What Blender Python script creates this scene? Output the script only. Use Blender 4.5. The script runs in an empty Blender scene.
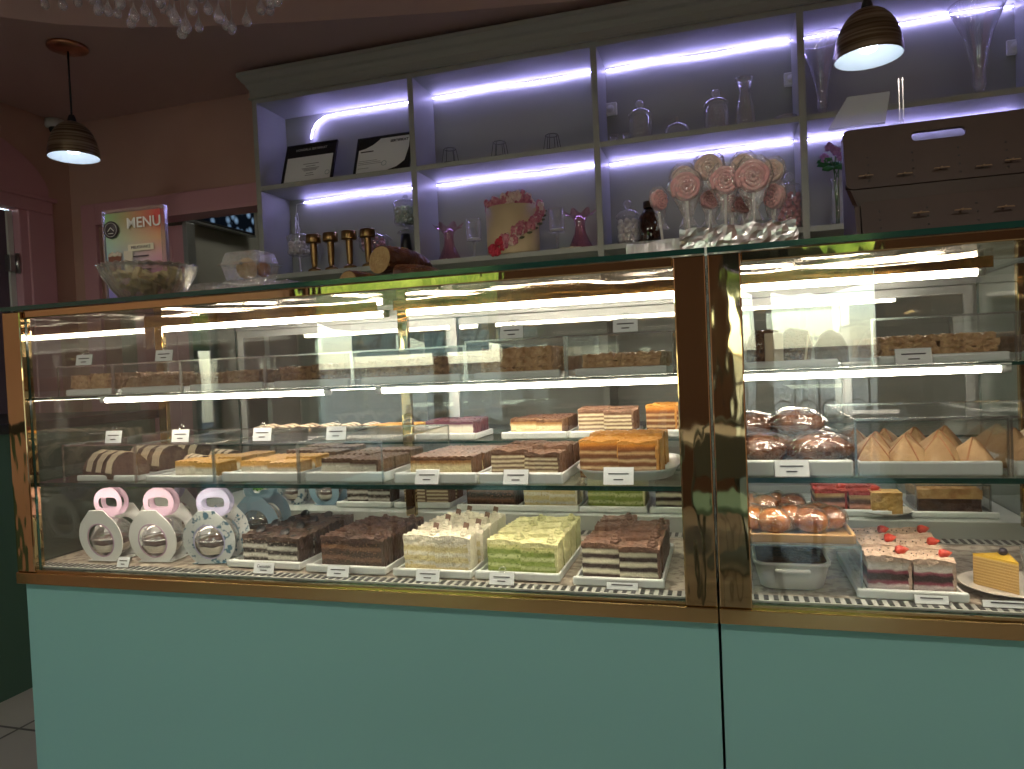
import bpy, bmesh, math, random
from mathutils import Vector, Matrix, noise
random.seed(7)
C = bpy.context.scene.collection
PI = math.pi
# ------------------------------------------------------------------ camera frame (solved from the room's straight edges)
CO = Vector((0.0254845, -1.3, 1.2))
FW = Vector((-0.28394684, 0.95848521, -0.0260826)); RT = Vector((0.95821846, 0.28267845, -0.0437067)); UP = Vector((0.03451924, 0.03740321, 0.99870387))
FL = 721.95
def ray(x, y): return FW + (x-512)/FL*RT - (y-384.5)/FL*UP
def atY(x, y, Y): d = ray(x, y); return CO + (Y-CO.y)/d.y*d
def atX(x, y, X): d = ray(x, y); return CO + (X-CO.x)/d.x*d
def atZ(x, y, Z): d = ray(x, y); return CO + (Z-CO.z)/d.z*d
# ------------------------------------------------------------------ materials
MATS = {}
def nm(name):
    m = bpy.data.materials.new(name); m.use_nodes = True; nt = m.node_tree
    for n in list(nt.nodes): nt.nodes.remove(n)
    out = nt.nodes.new('ShaderNodeOutputMaterial'); return m, nt, out
def N(nt, t, **k):
    n = nt.nodes.new(t)
    for a, b in k.items():
        if a.startswith('i_'): n.inputs[int(a[2:]) if a[2:].isdigit() else a[2:].replace('_', ' ')].default_value = b
        else: setattr(n, a, b)
    return n
def L(nt, a, b): nt.links.new(a, b)
def col(c): return (c[0], c[1], c[2], 1)
def srgb(r, g, b):
    f = lambda v: (v/255/12.92) if v/255 <= .04045 else ((v/255+.055)/1.055)**2.4
    return (f(r), f(g), f(b))
def mat(name, c, rough=.5, metal=0, c2=None, scale=20, bump=0, bscale=60, spec=.5, coat=0, stretch=None, sss=0, emis=0, contrast=(.35, .65)):
    if name in MATS: return MATS[name]
    m, nt, out = nm(name)
    b = N(nt, 'ShaderNodeBsdfPrincipled'); L(nt, b.outputs[0], out.inputs[0])
    b.inputs['Base Color'].default_value = col(c); b.inputs['Roughness'].default_value = rough; b.inputs['Metallic'].default_value = metal
    b.inputs['Specular IOR Level'].default_value = spec; b.inputs['Coat Weight'].default_value = coat; b.inputs['Coat Roughness'].default_value = .08
    tc = N(nt, 'ShaderNodeTexCoord'); src = tc.outputs['Object']
    if stretch:
        mp = N(nt, 'ShaderNodeMapping'); mp.inputs['Scale'].default_value = stretch; L(nt, src, mp.inputs[0]); src = mp.outputs[0]
    if c2:
        n = N(nt, 'ShaderNodeTexNoise'); n.inputs['Scale'].default_value = scale; n.inputs['Detail'].default_value = 4; L(nt, src, n.inputs['Vector'])
        r = N(nt, 'ShaderNodeValToRGB'); r.color_ramp.elements[0].position = contrast[0]; r.color_ramp.elements[1].position = contrast[1]
        r.color_ramp.elements[0].color = col(c); r.color_ramp.elements[1].color = col(c2); L(nt, n.outputs[0], r.inputs[0]); L(nt, r.outputs[0], b.inputs['Base Color'])
    if bump:
        n = N(nt, 'ShaderNodeTexNoise'); n.inputs['Scale'].default_value = bscale; n.inputs['Detail'].default_value = 3; L(nt, src, n.inputs['Vector'])
        u = N(nt, 'ShaderNodeBump'); u.inputs['Strength'].default_value = bump; u.inputs['Distance'].default_value = .01; L(nt, n.outputs[0], u.inputs['Height']); L(nt, u.outputs[0], b.inputs['Normal'])
    if emis:
        b.inputs['Emission Color'].default_value = col(c); b.inputs['Emission Strength'].default_value = emis
    MATS[name] = m; return m
def glow(name, c, s):
    if name in MATS: return MATS[name]
    m, nt, out = nm(name); e = N(nt, 'ShaderNodeEmission'); e.inputs[0].default_value = col(c); e.inputs[1].default_value = s; L(nt, e.outputs[0], out.inputs[0]); MATS[name] = m; return m
def glass(name, tint=(1, 1, 1), f0=.045, edge=0.0, rough=.0, bump=0, bscale=30, power=5, haze=0):
    """thin clear sheet: what it lets through times a tint, what it mirrors by its Fresnel curve"""
    if name in MATS: return MATS[name]
    m, nt, out = nm(name)
    g = N(nt, 'ShaderNodeNewGeometry')
    d = N(nt, 'ShaderNodeVectorMath', operation='DOT_PRODUCT'); L(nt, g.outputs['Incoming'], d.inputs[0])
    if bump:
        tc = N(nt, 'ShaderNodeTexCoord'); n = N(nt, 'ShaderNodeTexNoise'); n.inputs['Scale'].default_value = bscale; L(nt, tc.outputs['Object'], n.inputs['Vector'])
        bu = N(nt, 'ShaderNodeBump'); bu.inputs['Strength'].default_value = bump; bu.inputs['Distance'].default_value = .01; L(nt, n.outputs[0], bu.inputs['Height']); nrm = bu.outputs[0]
    else: nrm = g.outputs['Normal']
    L(nt, nrm, d.inputs[1])
    a = N(nt, 'ShaderNodeMath', operation='ABSOLUTE'); L(nt, d.outputs['Value'], a.inputs[0])
    s = N(nt, 'ShaderNodeMath', operation='SUBTRACT', use_clamp=True); s.inputs[0].default_value = 1; L(nt, a.outputs[0], s.inputs[1])
    p = N(nt, 'ShaderNodeMath', operation='POWER'); L(nt, s.outputs[0], p.inputs[0]); p.inputs[1].default_value = power
    q = N(nt, 'ShaderNodeMath', operation='MULTIPLY_ADD'); L(nt, p.outputs[0], q.inputs[0]); q.inputs[1].default_value = .9-f0; q.inputs[2].default_value = f0
    t = N(nt, 'ShaderNodeBsdfTransparent'); t.inputs[0].default_value = col(tint)
    if edge:
        mx = N(nt, 'ShaderNodeMix', data_type='RGBA'); mx.inputs['A'].default_value = col(tint); mx.inputs['B'].default_value = col([v*(1-edge) for v in tint])
        L(nt, p.outputs[0], mx.inputs['Factor']); L(nt, mx.outputs['Result'], t.inputs[0])
    gl = N(nt, 'ShaderNodeBsdfGlossy'); gl.inputs['Roughness'].default_value = rough; gl.inputs['Color'].default_value = (1, 1, 1, 1)
    if bump: L(nt, nrm, gl.inputs['Normal'])
    x = N(nt, 'ShaderNodeMixShader'); L(nt, q.outputs[0], x.inputs[0]); L(nt, t.outputs[0], x.inputs[1]); L(nt, gl.outputs[0], x.inputs[2]); L(nt, x.outputs[0], out.inputs[0])
    if haze:
        hz = N(nt, 'ShaderNodeBsdfDiffuse'); hz.inputs[0].default_value = (.85, .85, .85, 1); hf = N(nt, 'ShaderNodeMath', operation='MULTIPLY_ADD'); L(nt, p.outputs[0], hf.inputs[0]); hf.inputs[1].default_value = haze; hf.inputs[2].default_value = haze*.25
        y = N(nt, 'ShaderNodeMixShader'); L(nt, hf.outputs[0], y.inputs[0]); L(nt, x.outputs[0], y.inputs[1]); L(nt, hz.outputs[0], y.inputs[2]); L(nt, y.outputs[0], out.inputs[0])
    MATS[name] = m; return m
def layers(name, stops, amp=.05, nscale=14, rough=.6, fleck=None, bump=.5):
    """baked layers: colour by height in the piece, wavered by noise, with crumb flecks"""
    if name in MATS: return MATS[name]
    m, nt, out = nm(name)
    b = N(nt, 'ShaderNodeBsdfPrincipled'); b.inputs['Roughness'].default_value = rough; b.inputs['Specular IOR Level'].default_value = .3; L(nt, b.outputs[0], out.inputs[0])
    tc = N(nt, 'ShaderNodeTexCoord'); sp = N(nt, 'ShaderNodeSeparateXYZ'); L(nt, tc.outputs['Generated'], sp.inputs[0])
    oi = N(nt, 'ShaderNodeObjectInfo'); ad = N(nt, 'ShaderNodeVectorMath', operation='ADD'); L(nt, tc.outputs['Object'], ad.inputs[0]); L(nt, oi.outputs['Location'], ad.inputs[1])
    n = N(nt, 'ShaderNodeTexNoise'); n.inputs['Scale'].default_value = nscale*5; n.inputs['Detail'].default_value = 4; L(nt, ad.outputs[0], n.inputs['Vector'])
    mm = N(nt, 'ShaderNodeMath', operation='MULTIPLY_ADD'); L(nt, n.outputs[0], mm.inputs[0]); mm.inputs[1].default_value = amp*2; L(nt, sp.outputs[2], mm.inputs[2])
    s2 = N(nt, 'ShaderNodeMath', operation='SUBTRACT'); L(nt, mm.outputs[0], s2.inputs[0]); s2.inputs[1].default_value = amp
    r = N(nt, 'ShaderNodeValToRGB'); e = r.color_ramp.elements
    k = len(stops)
    for i, (p, c) in enumerate(stops):
        if i < 2: e[i].position = p
        el = e[i] if i < 2 else e.new(p)
        el.position = p; el.color = col(c)
    r.color_ramp.interpolation = 'LINEAR'
    L(nt, s2.outputs[0], r.inputs[0]); last = r.outputs[0]
    n2 = N(nt, 'ShaderNodeTexNoise'); n2.inputs['Scale'].default_value = 260; n2.inputs['Detail'].default_value = 3; L(nt, ad.outputs[0], n2.inputs['Vector'])
    if fleck:
        r2 = N(nt, 'ShaderNodeValToRGB'); r2.color_ramp.elements[0].position = .55; r2.color_ramp.elements[1].position = .66; L(nt, n2.outputs[0], r2.inputs[0])
        mx = N(nt, 'ShaderNodeMix', data_type='RGBA'); mx.inputs['B'].default_value = col(fleck); L(nt, last, mx.inputs['A']); L(nt, r2.outputs[0], mx.inputs['Factor']); last = mx.outputs['Result']
    L(nt, last, b.inputs['Base Color'])
    u = N(nt, 'ShaderNodeBump'); u.inputs['Strength'].default_value = bump; u.inputs['Distance'].default_value = .003; L(nt, n2.outputs[0], u.inputs['Height']); L(nt, u.outputs[0], b.inputs['Normal'])
    MATS[name] = m; return m
def bands(cols, top=None, n=None, soft=.25):
    """alternating layer stops from bottom to top; cols = list of (weight, colour)"""
    tot = sum(w for w, _ in cols); z = 0; st = []
    for w, c in cols:
        a, b = z/tot, (z+w)/tot; d = (b-a)*soft; st += [(a+d, c), (b-d, c)]; z += w
    return st
# ------------------------------------------------------------------ mesh builder
class MB:
    def __init__(s): s.b = bmesh.new()
    def _mi(s, fs, mi, sm=False):
        for f in fs: f.material_index = mi; f.smooth = sm
    def box(s, x0, x1, y0, y1, z0, z1, mi=0, bev=0, seg=2, M=None):
        v = [s.b.verts.new((x, y, z)) for x in (x0, x1) for y in (y0, y1) for z in (z0, z1)]
        ix = [(0, 1, 3, 2), (4, 6, 7, 5), (0, 4, 5, 1), (2, 3, 7, 6), (0, 2, 6, 4), (1, 5, 7, 3)]
        fs = [s.b.faces.new([v[i] for i in q]) for q in ix]; s._mi(fs, mi)
        if bev:
            es = list({e for f in fs for e in f.edges}); r = bmesh.ops.bevel(s.b, geom=es, offset=bev, segments=seg, affect='EDGES', profile=.5)
            s._mi(r['faces'], mi); v = list({w for f in r['faces'] for w in f.verts} | {w for w in v if w.is_valid})
        if M: bmesh.ops.transform(s.b, matrix=M, verts=[w for w in v if w.is_valid])
        return s
    def prism(s, pts, z0, z1, M=None, mi=0, mi_side=None):
        """polygon pts (x,y) between z0 and z1, then M"""
        a = [s.b.verts.new((x, y, z0)) for x, y in pts]; b = [s.b.verts.new((x, y, z1)) for x, y in pts]; n = len(pts)
        f = [s.b.faces.new(a[::-1]), s.b.faces.new(b)]; s._mi(f, mi)
        g = [s.b.faces.new((a[i], a[(i+1) % n], b[(i+1) % n], b[i])) for i in range(n)]; s._mi(g, mi if mi_side is None else mi_side)
        if M: bmesh.ops.transform(s.b, matrix=M, verts=a+b)
        return s
    def ring(s, outer, inner, z0, z1, M=None, mi=0):
        """flat plate with a hole: outer and inner polygons of equal point count"""
        n = len(outer); V = [[s.b.verts.new((x, y, z)) for x, y in P] for z in (z0, z1) for P in (outer, inner)]
        o0, i0, o1, i1 = V; fs = []
        for k in range(n):
            j = (k+1) % n
            for q in ((o1[k], o1[j], i1[j], i1[k]), (o0[k], i0[k], i0[j], o0[j]), (o0[k], o0[j], o1[j], o1[k]), (i0[k], i1[k], i1[j], i0[j])): fs.append(s.b.faces.new(q))
        s._mi(fs, mi)
        if M: bmesh.ops.transform(s.b, matrix=M, verts=[v for q in V for v in q])
        return s
    def lathe(s, prof, seg=20, c=(0, 0, 0), mi=0, wav=None, M=None, sm=True, cap=False):
        rows = []
        for k, (r, z) in enumerate(prof):
            row = []
            for i in range(seg):
                a = 2*PI*i/seg; rr, zz = r, z
                if wav: rr, zz = wav(a, r, z, k)
                row.append(s.b.verts.new((c[0]+rr*math.cos(a), c[1]+rr*math.sin(a), c[2]+zz)))
            rows.append(row)
        fs = []
        for k in range(len(rows)-1):
            for i in range(seg):
                j = (i+1) % seg; fs.append(s.b.faces.new((rows[k][i], rows[k][j], rows[k+1][j], rows[k+1][i])))
        if cap or prof[0][0] > .0005 and cap is None: pass
        if cap:
            fs.append(s.b.faces.new(rows[0][::-1])); fs.append(s.b.faces.new(rows[-1]))
        s._mi(fs, mi, sm)
        if M: bmesh.ops.transform(s.b, matrix=M, verts=[v for r in rows for v in r])
        return s
    def cyl(s, p0, p1, r0, r1=None, seg=12, mi=0, sm=True):
        p0, p1 = Vector(p0), Vector(p1); r1 = r0 if r1 is None else r1; d = p1-p0
        M = Matrix.Translation(p0) @ d.to_track_quat('Z', 'Y').to_matrix().to_4x4()
        return s.lathe([(r0, 0), (r1, d.length)], seg, mi=mi, M=M, sm=sm, cap=True)
    def tube(s, pts, r, seg=6, mi=0, closed=False, rf=None):
        pts = [Vector(p) for p in pts]; n = len(pts); rows = []; ref = None
        for i, p in enumerate(pts):
            d = (pts[(i+1) % n]-pts[i-1]) if closed else (pts[min(i+1, n-1)]-pts[max(i-1, 0)])
            d.normalize()
            if ref is None or abs(ref.dot(d)) > .98: ref = Vector((0, 0, 1)) if abs(d.z) < .9 else Vector((1, 0, 0))
            u = (ref - d*ref.dot(d)).normalized(); w = d.cross(u); ref = u
            rr = rf(i/(n-1)) if rf else r
            rows.append([s.b.verts.new(p+rr*(u*math.cos(2*PI*k/seg)+w*math.sin(2*PI*k/seg))) for k in range(seg)])
        fs = []
        for i in range(n if closed else n-1):
            A, B = rows[i], rows[(i+1) % n]
            for k in range(seg): fs.append(s.b.faces.new((A[k], A[(k+1) % seg], B[(k+1) % seg], B[k])))
        if not closed: fs += [s.b.faces.new(rows[0][::-1]), s.b.faces.new(rows[-1])]
        s._mi(fs, mi, True); return s
    def ball(s, c, r, sc=(1, 1, 1), sub=2, mi=0, nz=0, nf=30, M=None):
        q = bmesh.ops.create_icosphere(s.b, subdivisions=sub, radius=r); vs = q['verts']; c = Vector(c); off = Vector((random.random()*9, random.random()*9, 0))
        for v in vs:
            p = Vector(v.co)
            if nz: p *= 1+nz*noise.noise(p*nf+off)
            v.co = Vector((p.x*sc[0], p.y*sc[1], p.z*sc[2]))
        bmesh.ops.transform(s.b, matrix=Matrix.Translation(c) @ (M or Matrix()), verts=vs)
        s._mi({f for v in vs for f in v.link_faces}, mi, True); return s
    def lump(s, x0, x1, y0, y1, z0, z1, n=(6, 4, 5), amp=.002, nf=60, mi=0, topamp=None, M=None, ridge=None):
        """crumbly block: a gridded box with every surface point shifted by noise"""
        off = Vector((random.random()*50, random.random()*50, random.random()*50)); V = {}
        X, Y, Z = n
        def vert(i, j, k):
            if (i, j, k) not in V:
                p = Vector((x0+(x1-x0)*i/X, y0+(y1-y0)*j/Y, z0+(z1-z0)*k/Z))
                q = noise.noise_vector(p*nf+off)*amp
                if k == Z and topamp: q.z += topamp*noise.noise(p*nf*.8-off)
                if k == Z and ridge: q.z += ridge(i/X, j/Y)
                if k == 0: q.z = 0
                V[i, j, k] = s.b.verts.new(p+q)
            return V[i, j, k]
        fs = []
        for i in range(X):
            for j in range(Y):
                fs.append(s.b.faces.new([vert(*q) for q in ((i, j, 0), (i, j+1, 0), (i+1, j+1, 0), (i+1, j, 0))])); fs.append(s.b.faces.new([vert(*q) for q in ((i, j, Z), (i+1, j, Z), (i+1, j+1, Z), (i, j+1, Z))]))
        for i in range(X):
            for k in range(Z):
                fs.append(s.b.faces.new([vert(*q) for q in ((i, 0, k), (i+1, 0, k), (i+1, 0, k+1), (i, 0, k+1))])); fs.append(s.b.faces.new([vert(*q) for q in ((i, Y, k), (i, Y, k+1), (i+1, Y, k+1), (i+1, Y, k))]))
        for j in range(Y):
            for k in range(Z):
                fs.append(s.b.faces.new([vert(*q) for q in ((0, j, k), (0, j, k+1), (0, j+1, k+1), (0, j+1, k))])); fs.append(s.b.faces.new([vert(*q) for q in ((X, j, k), (X, j+1, k), (X, j+1, k+1), (X, j, k+1))]))
        s._mi(fs, mi, False)
        if M: bmesh.ops.transform(s.b, matrix=M, verts=list(V.values()))
        return s
    def mesh(s, name, mats):
        me = bpy.data.meshes.new(name); bmesh.ops.recalc_face_normals(s.b, faces=s.b.faces); s.b.to_mesh(me); s.b.free()
        for m in (mats if isinstance(mats, (list, tuple)) else [mats]): me.materials.append(m)
        return me
    def done(s, name, mats, parent=None, label=None):
        o = bpy.data.objects.new(name, s.mesh(name, mats)); C.objects.link(o)
        if parent: o.parent = parent
        if label: o['label'] = label
        return o
def tag(o, label, cat, group=None, kind=None):
    o['label'] = label; o['category'] = cat
    if group: o['group'] = group
    if kind: o['kind'] = kind
    return o
def thing(name, label, cat, loc=(0, 0, 0), rz=0, group=None):
    o = bpy.data.objects.new(name, None); C.objects.link(o); o.location = loc; o.rotation_euler = (0, 0, rz); o.empty_display_size = .05
    return tag(o, label, cat, group)
def struct(o, label=None):
    o['kind'] = 'structure'
    if label: o['label'] = label
    return o
def put(o, loc, rz=0, sc=None):
    o.location = loc; o.rotation_euler = (o.rotation_euler[0], o.rotation_euler[1], rz)
    if sc: o.scale = (sc,)*3 if isinstance(sc, (int, float)) else sc
    return o
def dup(root, loc, rz=0, label=None, group=None, sc=None):
    r = root.copy(); C.objects.link(r); r.location = loc; r.rotation_euler = (root.rotation_euler[0], root.rotation_euler[1], rz)
    if sc: r.scale = (sc,)*3 if isinstance(sc, (int, float)) else sc
    if label: r['label'] = label
    if group: r['group'] = group
    for ch in list(root.children):
        c = ch.copy(); C.objects.link(c); c.parent = r
        for g in list(ch.children):
            d = g.copy(); C.objects.link(d); d.parent = c
    return r
def text(name, body, size, M, material, parent=None, ext=.0004, bold=0, sx=1, align='CENTER', shear=0):
    cu = bpy.data.curves.new(name, 'FONT'); cu.body = body; cu.size = size; cu.extrude = ext; cu.align_x = align; cu.align_y = 'CENTER'; cu.offset = bold; cu.shear = shear; cu.resolution_u = 3
    t = bpy.data.objects.new(name+'_curve', cu); C.objects.link(t); bpy.context.view_layer.update()
    me = bpy.data.meshes.new_from_object(t.evaluated_get(bpy.context.evaluated_depsgraph_get())); bpy.data.objects.remove(t)
    me.transform(M @ Matrix.Diagonal((sx, 1, 1, 1))); me.materials.clear(); me.materials.append(material)
    o = bpy.data.objects.new(name, me); C.objects.link(o)
    if parent: o.parent = parent
    return o
RX = Matrix.Rotation(PI/2, 4, 'X')          # stands a flat drawing up, facing the front (-Y)
def T(x, y, z): return Matrix.Translation((x, y, z))
# ------------------------------------------------------------------ palette
GOLD = mat('polished_gold', (.58, .43, .22), .035, 1, bump=.22, bscale=9, stretch=(1, 1, .35))
GOLD2 = mat('gold_rail', (.50, .36, .17), .16, 1, bump=.06, bscale=12)
BRASS = mat('antique_brass', (.30, .19, .08), .28, 1)
COPPER = mat('copper', (.55, .27, .16), .3, 1)
TEAL = mat('mint_panel', srgb(124, 172, 170), .38, spec=.35, bump=.01, bscale=90)
DARKTEAL = mat('dark_green_laminate', srgb(74, 104, 88), .5)
BLACK = mat('black', (.012, .012, .013), .4)
GOLDW = mat('wavy_gold_sheet', (.52, .36, .16), .07, 1)
RUBBER = mat('dark_gasket', (.02, .022, .022), .6)
WHITE = mat('white_plastic', (.72, .74, .72), .35)
TRAYM = mat('white_tray', (.74, .78, .76), .3)
PAPER = mat('paper', (.8, .84, .85), .7)
INK = mat('ink', (.04, .04, .05), .8)
STEEL = mat('steel', (.5, .52, .52), .3, 1)
ALU = mat('grey_aluminium', (.34, .36, .35), .4, .6)
PANE = glass('clear_pane', (.97, .985, .975), .05)
FRONTG = glass('front_pane', (.985, .99, .985), .055)
SIDEG = glass('side_pane', (.86, .93, .90), .10)
SHELFG = glass('shelf_pane', (.95, .98, .965), .05)
GEDGE = mat('glass_edge', (.01, .055, .045), .1, spec=.6)
ACR = glass('acrylic', (.975, .98, .98), .03)
ACRE = glass('acrylic_edge', (.80, .84, .84), .30, rough=.15)
JAR = glass('jar_glass', (.98, .98, 1), .11, edge=.12, power=2.2, haze=.22)
FILM = glass('film', (1, 1, 1), .12, haze=.35, rough=.12, bump=.9, bscale=70, power=3)
WRAP = glass('bread_film', (1, 1, 1), .10, rough=.10, bump=1, bscale=45, power=3, haze=.05)
PINKG = glass('pink_glass', (.88, .55, .64), .12, edge=.45, power=2.4)
LED = glow('led_tube', (1, .87, .70), 40)
VIOLET = glow('violet_led', (.46, .40, 1), 32)
BULB = glow('cool_bulb', (.80, .90, 1), 5)
CHOC = mat('chocolate', (.045, .02, .012), .4, c2=(.10, .045, .025), scale=60, bump=.5, bscale=120)
CREAM = mat('cream', (.80, .74, .58), .5, bump=.3, bscale=80)
YCREAM = mat('pistachio_cream', (.70, .68, .30), .5, bump=.4, bscale=80)

# ================================================================== THE ROOM
XL_, XR_, YB, YF, ZC, ZR = -3.72, 3.0, 2.16, -4.5, 2.76, 2.90
WALLM = mat('wall_paint', srgb(200, 164, 150), .8, c2=srgb(194, 158, 144), scale=3, bump=.02)
PINK = mat('pink_trim', srgb(206, 156, 166), .55)
CEILM = mat('ceiling_paint', srgb(200, 174, 168), .85)
CEIL2 = mat('recess_paint', srgb(226, 206, 198), .85)
def floor_mat():
    m, nt, out = nm('floor_tiles'); b = N(nt, 'ShaderNodeBsdfPrincipled'); b.inputs['Roughness'].default_value = .35; L(nt, b.outputs[0], out.inputs[0])
    tc = N(nt, 'ShaderNodeTexCoord'); br = N(nt, 'ShaderNodeTexBrick'); br.offset = 0; br.inputs['Scale'].default_value = 1; br.inputs['Mortar Size'].default_value = .006
    br.inputs['Brick Width'].default_value = .6; br.inputs['Row Height'].default_value = .6; br.inputs['Color1'].default_value = col(srgb(168, 164, 156)); br.inputs['Color2'].default_value = col(srgb(160, 156, 148)); br.inputs['Mortar'].default_value = col(srgb(84, 80, 76))
    L(nt, tc.outputs['Object'], br.inputs[0]); L(nt, br.outputs[0], b.inputs['Base Color']); return m
struct(MB().box(XL_-.1, XR_+.1, YF-.1, 4.2, -.1, 0).done('floor', floor_mat()), 'pale grey square floor tiles with dark grout')
struct(MB().box(XL_-.1, XR_+.1, YF-.1, YB+.4, ZR, ZR+.1).done('ceiling', CEIL2), 'pale recessed ceiling above the counter')
lip = [(-2.98, YF), (-3.0, -.2), (-2.96, .6), (-2.85, 1.06), (-2.68, 1.2), (-2.473, 1.314), (-2.148, 1.43), (-1.726, 1.557), (-1.077, 1.717), (-.356, 1.86), (.4, 1.93), (XR_, 1.95)]
m = MB(); m.prism(lip+[(XR_, YB+.2), (XL_, YB+.2), (XL_, YF)], ZC, ZR-.001)
struct(m.done('ceiling_border', CEILM), 'dark brown lower ceiling band with a curved edge')
m = MB(); m.box(XL_-.1, XL_, YF, -3.42, 0, ZR); m.box(XL_-.1, XL_, -3.42, -3.12, 0, .25); m.box(XL_-.1, XL_, -3.42, -3.12, 1.75, ZR); m.box(XL_-.1, XL_, -3.12, 1.72-.9, 0, ZR); m.box(XL_-.1, XL_, 1.93-.02, YB, 0, ZR); m.box(XL_-.1, XL_, .82, 1.91, 2.22, ZR)
struct(m.done('wall_left', WALLM))
struct(MB().box(XR_, XR_+.1, YF, YB, 0, ZR).done('wall_right', WALLM))
OX0, OX1, OZ = -3.52, -2.30, 2.15
m = MB(); m.box(XL_-.1, OX0, YB, YB+.12, 0, ZR); m.box(OX0, OX1, YB, YB+.12, OZ, ZR); m.box(OX1, XR_+.1, YB, YB+.12, 0, ZR)
struct(m.done('wall_back', WALLM), 'dusty brown pink back wall with a wide opening')
m = MB(); m.box(OX0-.105, OX0, YB-.025, YB, 0, OZ+.115, bev=.004); m.box(OX0, OX1+.1, YB-.025, YB, OZ, OZ+.115, bev=.004); m.box(OX0, OX1, YB-.03, YB+.12, OZ-.012, OZ+.004)
struct(m.done('trim_1', PINK), 'pink trim framing the opening in the back wall')
# back room seen through the opening
BR = mat('back_room_wall', srgb(150, 150, 138), .8); BRD = mat('back_room_dark', srgb(66, 56, 50), .7)
m = MB(); m.box(-3.52, -3.40, YB+.12, 4.1, 0, 2.75); m.box(-3.5, -2.0, 4.0, 4.1, 0, 2.75); m.box(-2.1, -2.0, YB+.12, 4.0, 0, 2.75); m.box(-3.5, -2.0, YB+.12, 4.1, 2.75, 2.8)
struct(m.done('wall_back_room', BR), 'grey green wall of the room behind the opening')
p0, p1 = atY(203, 236, 3.9), atY(237, 236, 3.9)
m = MB(); m.box(-3.38, p1.x, 3.94, 3.99, 0, 2.1); m.box(-3.3, p0.x, 3.92, 3.95, 0, 2.04, mi=1)
t = thing('tall_cupboard', 'dark brown tall cupboard in the room behind the opening', 'cupboard', (0, 0, 0)); m.done('carcass', [BRD, BLACK], t)
m = MB(); x0, x1 = -3.50, atY(187, 250, 2.3).x
m.box(x0, x1, YB+.125, YB+.165, .0, OZ-.03, bev=.003); m.box(x0+.09, x1-.09, YB+.12, YB+.13, .3, OZ-.14, bev=.002)
dl = tag(m.done('sliding_door_leaf', PINK), 'pink sliding door leaf standing in the left of the wall opening', 'door')
MB().box(x1, x1+.03, YB+.11, YB+.18, 0, OZ-.02, bev=.002).done('edge_strip', ALU, dl, 'pale grey edge strip')
# television on the back-room wall
t = thing('television', 'wall television hanging high in the room behind the opening', 'television', (-3.33, 3.0, 2.41), group=None)
sc_, nt, out = nm('tv_picture'); tc = N(nt, 'ShaderNodeTexCoord'); no = N(nt, 'ShaderNodeTexVoronoi'); no.inputs['Scale'].default_value = 14; L(nt, tc.outputs['Object'], no.inputs[0])
r_ = N(nt, 'ShaderNodeValToRGB'); r_.color_ramp.elements[0].position = .1; r_.color_ramp.elements[0].color = (.25, .4, .6, 1); r_.color_ramp.elements[1].position = .45; r_.color_ramp.elements[1].color = (.004, .006, .01, 1); L(nt, no.outputs[0], r_.inputs[0])
e_ = N(nt, 'ShaderNodeEmission'); e_.inputs[1].default_value = .5; L(nt, r_.outputs[0], e_.inputs[0]); L(nt, e_.outputs[0], out.inputs[0])
MB().box(-.03, .02, -.36, .38, -.16, .24, bev=.006).done('casing', BLACK, t); MB().box(.021, .024, -.34, .36, -.14, .22).done('screen', sc_, t)
MB().box(-.02, .026, -.36, .38, -.17, -.158).done('bezel_strip', STEEL, t, 'silver lower edge strip'); MB().cyl((-.06, 0, 0), (-.03, 0, 0), .04).done('wall_bracket', BLACK, t)
# door in the left wall with arch above
DOORM = mat('door_leaf', srgb(104, 92, 108), .5)
m = MB(); m.box(XL_-.07, XL_-.03, .9, 1.76, 0, 2.18, bev=.004); m.box(XL_-.028, XL_-.022, 1.0, 1.62, .2, 1.0, bev=.004); m.box(XL_-.028, XL_-.022, 1.0, 1.62, 1.12, 2.05, bev=.004)
d1 = struct(m.done('door_1', DOORM), 'mauve grey door in a pink frame on the left wall')
MB().box(XL_-.075, XL_-.02, 1.76, 1.795, 0, 2.18, bev=.003).done('edge_strip', WHITE, d1, 'white door edge')
m = MB(); m.box(XL_-.03, XL_+.012, 1.74, 1.77, 1.84, 1.93, bev=.003); m.box(XL_-.03, XL_+.012, 1.80, 1.84, 1.84, 1.93, bev=.003); m.cyl((XL_+.01, 1.785, 1.83), (XL_+.01, 1.785, 1.94), .011)
m.done('hinge', STEEL, d1, 'steel hinge')
m = MB(); m.box(XL_-.06, XL_+.03, 1.85, 2.01, 0, 2.19, bev=.006); m.box(XL_-.06, XL_+.02, 1.80, 1.86, 0, 2.19, bev=.006); m.box(XL_-.06, XL_+.03, .6, 2.01, 2.19, 2.27, bev=.006); m.box(XL_-.02, XL_+.045, .58, 2.03, 2.262, 2.285, bev=.004)
arc = [(1.99, 2.285)]+[(1.15+.85*math.cos(a), 2.285+.37*math.sin(a)) for a in [i*PI/24 for i in range(1, 24)]]+[(.31, 2.285)]
MA = Matrix(((0, 0, 1, XL_), (1, 0, 0, 0), (0, 1, 0, 0), (0, 0, 0, 1)))
m.prism(arc, 0, .022, MA)
struct(m.done('trim_2', PINK), 'pink door frame with an arched panel above')
# small security camera at the room corner
cp = atY(55, 128, 2.05)
t = thing('security_camera', 'small white security camera in the corner behind the pendant lamp', 'camera', cp)
m = MB(); m.lathe([(.001, .045), (.05, .045), (.052, .01), (.046, 0), (.001, 0)], 16); m.done('base', WHITE, t)
m = MB(); m.ball((0, 0, -.005), .033, sub=2); m.done('lens_dome', BLACK, t); MB().box(-.075, -.035, -.02, .1, -.14, -.05, bev=.008).done('mount_box', WHITE, t)
MB().box(-.02, .02, .03, .1, .0, .03).done('arm', WHITE, t)
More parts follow.
